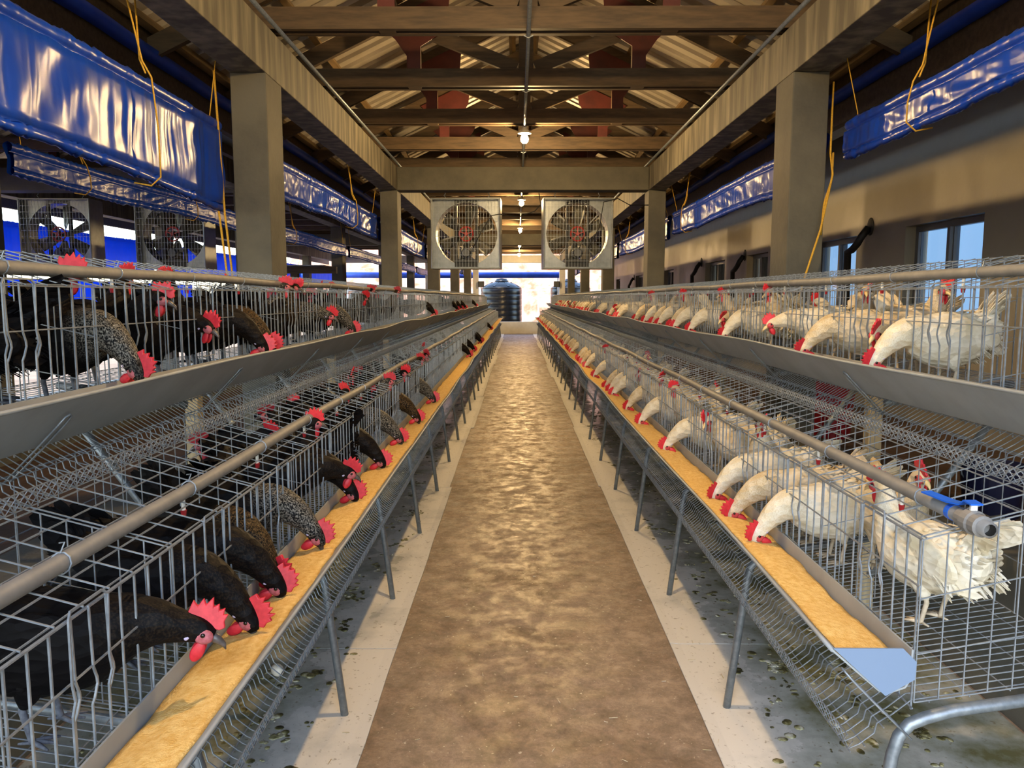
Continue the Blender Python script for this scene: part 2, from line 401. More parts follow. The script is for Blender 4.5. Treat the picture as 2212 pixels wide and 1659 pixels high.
# low walls
for sgn, nm in ((-1, 'wall_left'), (1, 'wall_right')):
    a, b = sorted((XC + sgn * 1.53, XC + sgn * 1.74)); m = MB()
    for k in range(len(COLY) - 1): m.box(a, b, COLY[k] + .301, COLY[k+1] - .001, -.05, .53)
    struct(m.build(nm, M['concrete']))
struct(MB().box(XC - 1.52, XC + 1.52, YEND, YEND + .2, -.05, .45).build('wall_far', M['white_paint'], bevel=.008))
m = MB()
for k in range(len(COLY) - 1): m.box(XL + 1.53, XL + 1.74, COLY[k] + .301, COLY[k+1] - .001, -.05, .53)
struct(m.build('wall_neighbour_right', M['concrete']))
# ------------------------------------------------------------------ concrete frame
def frame(cx, nm):
    for sgn in (-1, 1):
        a, b = sorted((cx + sgn * 1.53, cx + sgn * 1.74))
        for k, y in enumerate(COLY):
            struct(MB().box(a, b, y, y + .3, -.06, 2.66).build('column', M['white_paint'] if k == len(COLY) - 1 else M['concrete'], bevel=.006))
        struct(MB().box(a, b, -1.2, YEND + .3, 2.6605, 2.94).build('beam', M['beam'], bevel=.006))
    for k, y in enumerate(COLY):
        if k % 2 == 0: struct(MB().box(cx - 1.529, cx + 1.529, y, y + .25, 2.66, 2.935).build('beam', M['white_paint'] if k == len(COLY) - 1 else M['concrete'], bevel=.006))
EAVE, SL = 2.42, .475
def rz_(x): return 3.10 + SL * (1.69 - abs(x))          # underside of the rafters
def roof(cx, nm):
    rows = [[], [], []]
    per = .19; y = -1.2
    while y < YEND + 1.2:
        for (dy, dz) in ((0, 0), (.05, .0), (.07, .028), (.12, .028), (.14, 0)):
            for r, xx in zip(rows, (-EAVE, 0, EAVE)): r.append((cx + xx, y + dy, rz_(xx) + .235 + dz))
        y += per
    return MB().grid(rows).build(nm, M['sheet'], solid=.002)
rf = struct(roof(XC, 'ceiling')); rn = struct(roof(XL, 'ceiling_neighbour'))
for cx, par in ((XC, rf), (XL, rn)):
    for xx in (-2.3, -1.62, -.98, -.12, .12, .98, 1.62, 2.3):
        z = rz_(xx) + .195
        MB().bar((cx + xx, -1.15, z), (cx + xx, YEND + 1, z), .045, .068, (SL * (1 if xx < 0 else -1) * -1, 0, 1)).build('purlin', M['wood_y'], par)
    for sgn in (-1, 1):
        xx = sgn * 2.36
        MB().box(cx + xx - .03, cx + xx + .03, -1.15, YEND + 1, rz_(xx) - .14, rz_(xx) + .245).build('fascia_board', M['wood'], par)
frame(XC, 'shed'); frame(XL, 'next')

m = MB()
for cx in (XL,):
    m.prism([(-2.4, 2.70), (-1.74, 2.70), (-1.74, 2.66), (1.74, 2.66), (1.74, 2.70), (2.4, 2.70), (2.4, 2.95), (0, 4.08), (-2.4, 2.95)], (cx, -1.25, 0), (1, 0, 0), (0, 0, 1), (0, 1, 0), .08)
m.box(XL + 1.74, XC - 1.74, -1.29, -1.21, -.05, 2.70)
struct(m.build('wall_near_gable', M['plaster']))  # unseen gable and passage closure, added to hold back skylight
# trusses
def make_truss():
    t = thing('roof_truss', '', 'roof truss')
    m = MB()
    for dy in (-.048, .048): m.box(-1.86, 1.86, dy - .02, dy + .02, 2.972, 3.10)
    for sx in (-.86, .86): m.box(sx - .05, sx + .05, -.028, .028, 2.972, 2.99)
    m.build('bottom_chord', M['wood'], t)
    for sg in (-1, 1):
        a = (sg * EAVE * .985, 0, rz_(EAVE * .985) + .075); b = (sg * .0, 0, rz_(0) + .075)
        MB().bar(a, b, .045, .12).build('rafter', M['wood'], t)
        MB().box(sg * .86 - .048, sg * .86 + .048, -.0275, .0275, 2.99, rz_(.86) + .02).build('queen_post', M['wood'], t)
        MB().bar((sg * .84, .006, 3.42), (sg * .07, .006, 3.12), .04, .10).build('web', M['wood'], t)
        r0 = lambda x: rz_(x) + .06
        poly = [(.58, r0(.58)), (1.12, r0(1.12)), (1.0, 3.32), (.915, 3.20), (.915, 3.10), (.81, 3.10), (.81, 3.27), (.66, 3.36), (.60, 3.46)]
        MB().prism([(sg * p, q) for p, q in poly], (0, -.036, 0), (1, 0, 0), (0, 0, 1), (0, 1, 0), .012).build('gusset_plate', M['gusset'], t)
    MB().box(-.055, .055, -.0275, .0275, 2.99, rz_(0) + .05).build('king_post', M['wood'], t)
    return t
tr0 = make_truss(); n_t = 0
for k in range(0, 20):
    y = 4.91 + 1.26 * k
    if any(abs(y - c - .15) < .2 for c in COLY): pass
    t = tr0 if k == 0 else copy_tree(tr0)
    t.location = (XC, y, 0); t['label'] = 'brown timber roof truss over the concrete path, %s from the near end' % nth(k); t['group'] = 'roof trusses over the path'
for k in range(0, 18):
    t = copy_tree(tr0); t.location = (XL, 4.91 + 1.26 * k, 0)
    t['label'] = 'brown timber roof truss in the shed next door, %s from the near end' % nth(k); t['group'] = 'roof trusses of the shed next door'

# conduits
def conduit(pts, r, label, sad=None):
    o = thing('conduit_pipe', label, 'conduit', pts[0]); MB().tube(pts, r, 8).build('pipe', M['galv_pipe'], o, org=pts[0], smooth=True)
    for p in sad or []:
        MB().tube([(p[0] - r*2.2, p[1], p[2]), (p[0], p[1], p[2] - r * 1.1), (p[0] + r*2.2, p[1], p[2])], .004, 4).build('saddle_clip', M['galv_pipe'], o, org=pts[0])
tys = [4.91 + 1.26 * k for k in range(20)]
conduit([(XC - 1.50, -1.1, 2.956), (XC - 1.50, YEND, 2.956)], .014, 'thin metal conduit along the top of the beam over the black hens')
conduit([(XC + 1.50, -1.1, 2.956), (XC + 1.50, YEND, 2.956)], .014, 'thin metal conduit along the top of the beam over the white hens')
# pale supply conduit down the middle, one run per lamp
BY = [2.46, 7.41, 12.35, 17.3, 22.3, 27.2]  # first bulb is out of view, added to brighten the near end
conduit([(XC, -1.1, 2.953), (XC, 28.5, 2.953)], .013, 'shiny metal conduit under the truss chords carrying the row of bulbs', [(XC, y, 2.953) for y in tys])
for k, y in enumerate(BY):
    o = thing('light_bulb', 'glowing yellow bulb in a white holder above the path, %s from the near end' % nth(k), 'light bulb', (XC, y, 2.94), group='bulbs over the path')
    MB().lathe([(.018, .012), (.022, -.01), (.03, -.02), (.062, -.045), (.064, -.055), (.05, -.058), (.02, -.06)], n=20).build('lamp_holder', M['ceramic'], o, smooth=True)
    MB().lathe([(.0001, -.145), (.02, -.141), (.033, -.125), (.037, -.105), (.032, -.085), (.018, -.066), (.016, -.06)], n=12).build('bulb', M['bulb'], o, smooth=True)

# ------------------------------------------------------------------ plastered building beside the alley
XW = 3.36
WIN = [(5.65, 6.78, 'lit'), (7.74, 8.86, 'lit'), (10.45, 11.4, 'dark'), (12.6, 13.9, 'dark'), (16.7, 17.8, 'dark'), (20.8, 22.0, 'dark'), (25.3, 26.3, 'dark')]
Z0, Z1 = 1.14, 1.97
m = MB(); y = -1.2
for a, b, k in WIN:
    m.box(XW, XW + .22, y, a, -.05, 3.6); m.box(XW, XW + .22, a, b, -.05, Z0); m.box(XW, XW + .22, a, b, Z1, 3.6); y = b
m.box(XW, XW + .22, y, 31, -.05, 3.6)
struct(m.build('wall_plastered', M['plaster']))
struct(MB().bar((2.62, 14.9, 3.02), (6.5, 14.9, 4.5), 32, .05, (-.35, 0, 1)).build('ceiling_eave', M['wood']))
struct(MB().box(XC + 1.75, XW, -1.2, -1.0, -.05, 3.2).build('wall_near_alley', M['plaster']))  # unseen wall added to keep skylight out of the alley
for i, (a, b, kind) in enumerate(WIN):
    w = bpy.data.objects.new('window_%d' % (i + 1), None); COL.objects.link(w); w.location = (XW, (a + b) / 2, Z0); struct(w)
    o_ = (XW, (a + b) / 2, Z0); c = (a + b) / 2; m = MB(); x0, x1 = XW + .09, XW + .14
    m.box(x0, x1, a, a + .05, Z0, Z1); m.box(x0, x1, b - .05, b, Z0, Z1); m.box(x0, x1, a + .05, b - .05, Z0, Z0 + .05); m.box(x0, x1, a + .05, b - .05, Z1 - .05, Z1)
    m.box(x0, x1, c - .03, c + .03, Z0 + .05, Z1 - .05); m.box(x0 - .03, x0, c - .02, b - .05, Z0 + .05, Z0 + .09); m.box(x0 - .03, x0, c - .02, c + .02, Z0 + .09, Z1 - .05)
    m.build('window_frame', M['dark_frame'], w, org=o_)
    MB().box(XW + .112, XW + .118, a + .05, b - .05, Z0 + .05, Z1 - .05).build('pane', M['glass'], w, org=o_)
    MB().box(XW + .19, XW + .20, a + .02, b - .02, Z0 + .02, Z1 - .02).build('blind', M['lit_blind'] if kind == 'lit' else M['dark_room'], w, org=o_)  # glows for daylight in lit windows, painted dark for room shade elsewhere
for i, (y, h) in enumerate([(7.45, 2.02), (11.5, 1.97), (14.2, 1.99), (22.3, 1.92)]):
    o = thing('drain_pipe', 'black bent pipe coming out of the plastered wall, %s from the near end' % nth(i), 'pipe', (XW, y, h), group='black pipes on the plastered wall')
    pts = [(XW - .02, y, h)] + [(XW - .06 - .06 * math.sin(a), y + .22 * (1 - math.cos(a)), h - .02 - .2 * math.sin(a) * 1.0) for a in (.3, .7, 1.1, 1.5)] + [(XW - .10, y + .24, h - .7), (XW - .06, y + .24, h - 1.1)]
    MB().tube(pts, .035, 10).build('pipe', M['black_rubber'], o, org=(XW, y, h), smooth=True)
    MB().ell((XW - .004, y, h + .01), (.012, 0, 0), (0, .07, 0), (0, 0, .085)).build('wall_collar', M['black_rubber'], o, org=(XW, y, h), smooth=True)

# ------------------------------------------------------------------ blue curtains
def curtain(x, face, y0, y1, zt0, zb0, zt1, zb1, label, group, seed, name='rolled_curtain', mat_='blue_tarp', amp=1.0):
    """rolled tarpaulin: sleeve, hanging face with folds, bottom roll; face=+1 faces +x"""
    rows = []; n = max(8, int((y1 - y0) / .016)); rt, rb = .030, .018
    for i in range(n + 1):
        t = i / n; y = y0 + (y1 - y0) * t
        sag = .012 * math.sin(y * 2.1 + seed) + .008 * noise.noise((y * 3, seed, 0))
        zt = zt0 + (zt1 - zt0) * t + sag * .4; zb = zb0 + (zb1 - zb0) * t + sag
        w1 = noise.noise((y * 13, seed, .3)); w2 = noise.noise((y * 37, seed, 7)); w3 = noise.noise((y * 5, seed, 3))
        ruf = .012 * abs(noise.noise((y * 26, seed, 5)))
        row = []
        for a in range(0, 9):                          # sleeve, back over the top to the front
            an = math.pi * (.95 - 1.35 * a / 8)
            rr = rt + ruf * math.sin(math.pi * a / 8) * (1 + a % 2)
            row.append((x + face * (math.cos(an) * rr - .016), y, zt - rt + math.sin(an) * rr))
        zs, ze = zt - 2.2 * rt, zb + 2.2 * rb
        for a in range(0, 10):                         # hanging face
            v = a / 9
            fold = (w1 * .012 + w2 * .009 + .006 * abs(noise.noise((y * 62, seed, 2)))) * math.sin(math.pi * (.1 + .85 * v)) + w3 * .02 * v
            fold += .012 * noise.noise((y * 7 + v * 2.2, v * 2, seed)) + .004 * abs(noise.noise((y * 21 - v * 3, v * 4, seed)))
            row.append((x + face * (.016 + amp * fold), y, zs + (ze - zs) * v))
        for a in range(0, 9):                          # bottom roll
            an = math.pi * (.42 - 1.45 * a / 8); rr = rb + ruf * (1 + a % 2) + .006 * w1
            row.append((x + face * (math.cos(an) * rr - .004), y, zb + rb + math.sin(an) * rr))
        row.append((x - face * .02, y, (zt + zb) / 2))
        rows.append(row)
    o = MB().grid(rows, closed=True).build(name, M[mat_], org=(x, (y0 + y1) / 2, (zt0 + zb0) / 2), smooth=True)
    bx = (XC if abs(x - XC) < 2.5 else XL); bx = bx + (1.745 if x > bx else -1.745)
    og = ((x), (y0 + y1) / 2, (zt0 + zb0) / 2)
    for yy in (y0 + .12, y1 - .12):
        zz = zt0 + (zt1 - zt0) * (yy - y0) / (y1 - y0)
        MB().tube([(x - face * .012, yy, zz - .03), (x - face * .005, yy, zz + .02), (bx, yy, 2.80)], .003, 5).build('hanging_cord', M['rope'], o, org=og)
    return tag(o, label, 'curtain', group)
def rope(x, face, y, zt, zb, label, group, r=.0042, top=2.93, spread=.13):
    o = thing('yellow_rope', label, 'rope', (x, y, zt), group=group); xf = x + face * .068; og = (x, y, zt)
    MB().tube([(x - face * .02, y - spread, top), (x + face * .035, y - .012, zt + .05), (xf, y, zt - .02), (xf + face * .006, y + .03, (zt + zb) / 2), (xf, y + .045, zb + .02), (x + face * .02, y + .05, zb - .02), (x - face * .06, y + .05, zb - .005)], r, 6).build('front_strand', M['rope'], o, org=og, smooth=True)
    MB().tube([(x - face * .02, y + spread * .4, top), (x + face * .02, y - .005, zt + .06), (x + face * .056, y - .03, zt - .01)], r, 6).build('rear_strand', M['rope'], o, org=og, smooth=True)
GC = 'blue curtains rolled up along the sheds'
def bays(x, face, first, rest, who, seed, ys, gap=(.32, .03), mat_='blue_tarp', amp=1.0):
    for k in range(len(ys) - 1):
        z = first if k == 0 else rest
        y0 = ys[k] + gap[0]; y1 = ys[k+1] - gap[1]
        curtain(x, face, y0, y1, *z, 'rolled blue curtain %s, %s bay from the near end' % (who, nth(k)), GC, seed + k * 3.7, mat_=mat_, amp=amp)
ysb = [-.40] + COLY[1:]
bays(XC - 1.80, 1, (2.335, 1.99, 2.385, 1.875), (2.37, 2.10, 2.37, 2.09), 'behind the black hens', 1, ysb)
bays(XC + 1.84, -1, (2.36, 2.18, 2.38, 2.165), (2.385, 2.10, 2.385, 2.12), 'behind the white hens', 40, ysb, amp=.7)
bays(XL + 1.80, 1, (2.33, 2.13, 2.33, 2.13), (2.33, 2.13, 2.33, 2.13), 'on the nearer side next door', 70, ysb, amp=.6)
bays(XL - 1.80, 1, (2.37, 1.80, 2.37, 1.80), (2.37, 1.80, 2.37, 1.80), 'on the outer side next door', 90, ysb, mat_='blue_sheet')
GR = 'yellow ropes holding the curtains'
i = 0
for y, zt, zb in ((1.9, 2.35, 1.93), (3.62, 2.375, 1.90), (5.15, 2.37, 2.10), (8.1, 2.37, 2.10), (10.5, 2.37, 2.1), (13.0, 2.37, 2.1), (15.5, 2.37, 2.1)):
    rope(XC - 1.80, 1, y, zt, zb, 'yellow rope looped round the curtain behind the black hens, %s along' % nth(i), GR); i += 1
i = 0
for y, zt, zb in ((3.72, 2.38, 2.165), (5.6, 2.385, 2.10), (8.75, 2.385, 2.11), (10.6, 2.385, 2.11), (13.2, 2.385, 2.11)):
    rope(XC + 1.84, -1, y, zt, zb, 'yellow rope looped round the curtain behind the white hens, %s along' % nth(i), GR, spread=.1); i += 1
for i, (y, zt, zb) in enumerate(((5.7, 2.33, 2.13), (7.6, 2.33, 2.13), (11.0, 2.33, 2.13))):
    rope(XL + 1.80, 1, y, zt, zb, 'yellow rope on the curtain of the shed next door, %s from the near end' % nth(i), GR)
def slack(p, label, r=.011):
    o = thing('pull_rope', label, 'rope', p[0][0], group='pull ropes tied at the columns')
    for q in p: MB().tube(q, r, 6).build('strand', M['rope'], o, org=p[0][0], smooth=True)
slack([[(XC + 1.79, 4.70, 2.62), (XC + 1.775, 4.66, 2.2), (1.83, 4.58, 2.07), (1.75, 4.52, 1.75), (1.67, 4.50, 1.50), (1.58, 4.46, 1.2)], [(XC + 1.775, 4.62, 2.2), (1.835, 4.60, 2.05), (1.78, 4.56, 1.90), (1.76, 4.54, 1.72)]], 'yellow pull rope slanting past the near column by the white hens', .0065)
slack([[(XC - 1.79, 4.52, 2.64), (XC - 1.78, 4.54, 2.2), (XC - 1.775, 4.56, 1.85), (XC - 1.72, 4.56, 1.2)], [(XC - 1.81, 4.54, 1.95), (XC - 1.785, 4.56, 1.6), (XC - 1.75, 4.56, 1.2)]], 'thick yellow pull rope hanging by the near column behind the black hens', .0065)
# blue strips under the eaves, tarpaulins beyond
for cx, sg, nm in ((XC, -1, 'over the black hens'), (XC, 1, 'over the white hens')):
    rows = []
    for i in range(0, 155):
        y = -1.1 + i * .2; w = .012 * noise.noise((y * 2, sg, 0))
        rows.append([(cx + sg * u_, y, rz_(u_) + dz_ + w) for u_, dz_ in ((2.262, .03), (2.27, -.005), (2.315, -.01), (2.328, .02))])
    tag(MB().grid(rows).build('eave_tarpaulin', M['blue_mat'], solid=.004, smooth=True), 'dark blue tarpaulin strip under the eave %s' % nm, 'tarpaulin')
o = thing('rain_gutter', 'metal rain gutter between the two roofs', 'gutter', ((XC + XL) / 2, -1.1, 2.72))  # strip added to shut out slivers of sky between the eaves
MB().grid([[((XC + XL) / 2 + u_, y, z_) for u_, z_ in ((-.15, 2.86), (-.13, 2.72), (.13, 2.72), (.15, 2.86))] for y in (-1.1, YEND + 1)]).build('trough', M['galv_pipe'], o, org=((XC + XL) / 2, -1.1, 2.72), solid=.003)
o = thing('rain_gutter', 'metal rain gutter along the roof edge above the alley', 'gutter', (XC + 2.55, -1.1, 2.72))  # same added strip, closing the sky gap over the alley
MB().grid([[(XC + 2.55 + u_, y, z_) for u_, z_ in ((-.15, 2.86), (-.13, 2.72), (.13, 2.72), (.15, 2.86))] for y in (-1.1, YEND + 1)]).build('trough', M['galv_pipe'], o, org=(XC + 2.55, -1.1, 2.72), solid=.003)
rows = []
for i in range(0, 130):
    y = 3.6 + i * .1
    rows.append([(XL - 1.95 + .03 * noise.noise((y * 2.5, z * 2, 9)), y, .35 + (1.62 - .35) * z) for z in [k / 8 for k in range(9)]])
tag(MB().grid(rows).build('tarpaulin_screen', M['blue_sheet'], solid=.004, smooth=True), 'bright blue tarpaulin screen on the far side of the shed next door', 'tarpaulin')
o = thing('fence_roll', 'dark blue rolled netting stretched across the far end', 'netting', (-9.5, 31.2, 2.27))
MB().tube([(-9.5, 31.2, 2.27), (-4, 31.2, 2.25), (1.7, 31.2, 2.26)], .12, 10).build('roll', M['blue_mat'], o, org=(-9.5, 31.2, 2.27), smooth=True)
for x in (-9.4, -5, -1.9, 1.65): MB().tube([(x, 31.35, -.06), (x, 31.35, 2.3)], .03, 8).build('post', M['fence_w'], o, org=(-9.5, 31.2, 2.27))

o = thing('timber_rack', 'low timber rack with a grey sheet on top in the shed next door', 'rack', (-3.75, 12.9, 0))
MB().box(-.55, .75, -.05, .05, 1.76, 1.87).build('plank', M['wood'], o)
MB().box(-.60, .62, -.35, .35, 1.871, 1.885).build('cover_sheet', M['galv_pipe'], o)
for px_ in (-.5, .05): MB().box(px_ - .06, px_ + .06, -.06, .06, 0, 1.76).build('post', M['wood'], o)
# ------------------------------------------------------------------ fans
def make_fan():
    f = thing('exhaust_fan', '', 'fan'); h = .43; d = .17; rr = .385
    m = MB()                                            # housing: four sides and a front plate with a round mouth
    t = .012
    m.box(-h, -h + t, -d, d, -h, h).box(h - t, h, -d, d, -h, h).box(-h + t, h - t, -d, d, -h, -h + t).box(-h + t, h - t, -d, d, h - t, h)
    n = 48; inn = []; out = []
    for k in range(n):
        a = 2 * math.pi * k / n; c, s_ = math.cos(a), math.sin(a); q = (h - t) / max(abs(c), abs(s_))
        inn.append((rr * c, rr * s_)); out.append((q * c, q * s_))
    i0 = len(m.v)
    for (ring, y) in ((out, -d + .10), (inn, -d + .10), (inn, d - .02)):
        for a, b in ring: m.v.append((a, y, b))
    for q in range(2):
        for k in range(n): m.f.append((i0 + q*n + k, i0 + q*n + (k+1) % n, i0 + (q+1)*n + (k+1) % n, i0 + (q+1)*n + k))
    m.build('housing', M['fan_shell'], f)
    m = MB()
    for k in range(23):
        x = -h + .02 + k * (2 * h - .04) / 22; m.tube([(x, -d - .004, -h + .01), (x, -d - .004, h - .01)], .0021, 4)
    for k in range(12):
        z = -h + .02 + k * (2 * h - .04) / 11; m.tube([(-h + .01, -d - .007, z), (h - .01, -d - .007, z)], .0021, 4)
    m.build('grille', M['galv'], f)
    m = MB()
    for sg in (-1, 1): m.tube([(sg * (h - .008), -d - .006, -h + .004), (sg * (h - .008), -d - .006, h - .004)], .009, 6); m.tube([(-h + .004, -d - .006, sg * (h - .008)), (h - .004, -d - .006, sg * (h - .008))], .009, 6)
    m.build('front_rim', M['fan_shell'], f)
    for k in range(6):
        a0 = 2 * math.pi * k / 6 + .4; rows = []
        for q in range(7):
            r = .07 + (.355 - .07) * q / 6; w = .07 + .10 * math.sin(min(1, q / 5) * 1.5); tw = .85 - .3 * q / 6
            row = []
            for u in (-1, -.5, 0, .5, 1):
                ta = u * w / 2 * math.cos(tw); dp = u * w / 2 * math.sin(tw); an = a0 + ta / max(r, .12)
                row.append((r * math.cos(an), .06 + dp * .8 + .01 * (1 - u * u), r * math.sin(an)))
            rows.append(row)
        MB().grid(rows).build('blade', M['blade'], f, smooth=True, solid=.003)
    m = MB()
    for sg in (-1, 1): m.box(sg * .13 - .018, sg * .13 + .018, -.07, -.03, -h + t, h - t)
    m.box(-.112, .112, -.07, -.03, h - .05, h - t).build('mounting_rail', M['black_metal'], f)
    m = MB(); n = 28                                    # pulley
    m.tube([(.085 * math.cos(2*math.pi*k/n), -.10, .085 * math.sin(2*math.pi*k/n)) for k in range(n)], .010, 6, closed=True)
    for k in range(5):
        a = 2 * math.pi * k / 5 + .3; m.bar((.015 * math.cos(a), -.10, .015 * math.sin(a)), (.08 * math.cos(a), -.10, .08 * math.sin(a)), .014, .012, (0, 1, 0))
    m.lathe([(.022, -.13), (.022, .05)], axis='y', n=14); m.build('pulley', M['red_iron'], f)
    MB().box(-.111, .111, -.065, -.035, -.03, .03).build('bearing_bar', M['black_metal'], f)
    m = MB(); m.lathe([(.0, -.15), (.045, -.15), (.05, -.14), (.055, -.11), (.068, -.105), (.068, .02), (.055, .03)], c=(0, 0, -.235), axis='y', n=20)
    for k in range(20):
        a = 2 * math.pi * k / 20; m.bar((.070 * math.cos(a), -.09, -.235 + .070 * math.sin(a)), (.070 * math.cos(a), .01, -.235 + .07 * math.sin(a)), .004, .01, (math.cos(a), 0, math.sin(a)))
    m.box(.045, .10, -.08, -.02, -.22, -.17).build('motor', M['motor'], f, smooth=False)
    MB().box(-.112, .112, -.12, .02, -.345, -.31).box(-.145, .145, -.09, -.02, -.415, -.346).build('motor_base', M['black_metal'], f)
    MB().tube([(-.02, -.112, -.18), (-.083, -.105, -.02)], .005, 6).tube([(.02, -.112, -.18), (.083, -.105, -.02)], .005, 6).build('belt', M['black_rubber'], f)
    for sg in (-1, 1):
        MB().tube([(sg * .27, 0, h), (sg * .27, 0, h + .03), (sg * .285, 0, h + .05), (sg * .27, 0, h + .07), (sg * .27, 0, h + .125)], .006, 6).build('hook', M['galv_pipe'], f)
    return f
fan0 = make_fan()
FZ = 2.145
specs = [(XC - .697, 9.78, FZ, -2, 'square exhaust fan hanging under the cross beam, on the side of the black hens'), (XC + .676, 9.78, FZ, 2, 'square exhaust fan hanging under the cross beam, on the side of the white hens'),
         (XL - .72, 9.78, FZ, 3, 'square fan in the shed next door, farther from the concrete path'), (XL + .71, 9.78, FZ, 0, 'square fan in the shed next door, nearer the concrete path')]
for i, (x, y, z, a, lb) in enumerate(specs):
    f = fan0 if i == 0 else copy_tree(fan0)
    f.location = (x, y, z); f.rotation_euler = (R(0), 0, R(a)); f['label'] = lb; f['group'] = 'exhaust fans'
def cable(pts, label):
    tag(MB().tube(pts, .006, 6).build('power_cable', M['black_rubber'], org=pts[0], smooth=True), label, 'cable')
cable([(XC - .60, 9.36, 1.95), (XC - .50, 9.40, 2.15), (XC - .38, 9.42, 2.34), (XC - .28, 9.44, 2.36), (XC - .05, 9.6, 2.34), (XC + .15, 9.65, 2.42), (XC + .22, 9.68, 2.50), (XC + .2, 9.70, 2.64)], 'black cable sagging from the fan motor on the side of the black hens')
cable([(XC + .78, 9.36, 1.95), (XC + .92, 9.40, 2.2), (XC + .97, 9.42, 2.5), (XC + 1.15, 9.5, 2.55), (XC + 1.3, 9.55, 2.48), (XC + 1.54, 9.56, 2.48)], 'black cable from the fan motor on the side of the white hens to the column')

# ------------------------------------------------------------------ far end: tanks, fence, floodlights
def tank(x, y, r, h, label):
    o = thing('water_tank', label, 'water tank', (x, y, -.06), group='black water tanks'); pr = [(r * .98, 0)]
    for k in range(8):
        z = h * k / 8; pr += [(r, z + .02), (r, z + h / 8 - .05), (r * .99, z + h / 8 - .035), (r * .99, z + h / 8 - .015)]
    MB().lathe(pr + [(r, h)], n=40).build('barrel', M['black_plastic'], o, smooth=True)
    MB().lathe([(r, h), (r * .96, h + .06), (r * .7, h + .2), (r * .36, h + .28), (r * .34, h + .29)], n=40).build('domed_top', M['black_plastic'], o, smooth=True)
    MB().lathe([(r * .34, h + .28), (r * .34, h + .34), (r * .28, h + .36), (r * .26, h + .42), (0, h + .44)], n=24).build('lid', M['black_plastic'], o, smooth=True)
    for k in range(8):
        a = 2 * math.pi * (k + .5) / 8
        MB().bar((r * .92 * math.cos(a), r * .92 * math.sin(a), h + .08), (r * .5 * math.cos(a), r * .5 * math.sin(a), h + .255), .10, .04).build('rib', M['black_plastic'], o)
tank(-.66, 33.0, .86, 1.80, 'black water tank beyond the low white end wall, in the middle of the opening')
tank(2.30, 33.4, .86, 1.80, 'black water tank half hidden behind the white end column by the white hens')
tank(-6.4, 33.4, .86, 1.5, 'black water tank beyond the far end of the shed next door')
fo = thing('fence', 'white post and rail fence in front of the red bank', 'fence', (-14, 36.5, -.06)); og = (-14, 36.5, -.06)
for x in [-14 + 3.0 * k for k in range(8)] + [.27, 3.2, 6.2]: MB().tube([(x, 36.5, -.06), (x, 36.5, 1.72)], .04, 8).build('post', M['fence_w'], fo, org=og)
MB().tube([(-14, 36.5, 1.70), (7, 36.5, 1.70)], .03, 8).build('rail', M['fence_w'], fo, org=og)
for sg, who in ((-1, 'black'), (1, 'white')):
    x = XC + sg * 1.42; o = thing('floodlight', 'small black floodlight on the end column by the %s hens' % who, 'floodlight', (x, YEND - .02, 1.86))
    MB().box(-.11, .11, -.10, 0, -.11, .11).build('lamp_body', M['black_metal'], o, bevel=.01); MB().box(-.09, .09, -.108, -.1005, -.09, .09).build('lens', M['motor'], o)
    MB().tube([(0, -.03, -.11), (.02, -.03, -.3), (0, -.03, -.5)], .012, 6).build('cord', M['black_rubber'], o)

# ------------------------------------------------------------------ plastic boards on the floor
for sg, who in ((-1, 'black'), (1, 'white')):
    ys = [-4.8 + 2.55 * k + (.05 if sg > 0 else 0) for k in range(13)] + [YEND - .05]; ys = [y for y in ys if y <= YEND]
    for k in range(len(ys) - 1):
        inner = .534 + (.018 * math.sin(k * 2.3 + sg)) ; rows = []
        if k == 2 or k == 3: inner = .534
        for j in range(13):
            t = j / 12; y = ys[k] + (ys[k+1] - .006 - ys[k]) * t; jog = .006 * noise.noise((y * 2, sg, 0))
            rows.append([(XC + sg * (inner + jog + (1.515 - inner) * q), y, .004 + (.003 if q == 0 else 0) * (1 + noise.noise((y * 1.2, 3, sg)))) for q in (0, .04, .2, .5, 1)])
        if ys[k+1] < 0: lb = 'behind'
        o = MB().grid(rows).build('plastic_board', M['liner'], solid=.004)
        tag(o, 'soiled white plastic board under the %s hens, %s from the near end' % (who, nth(k)), 'plastic board', 'plastic boards on the floor')

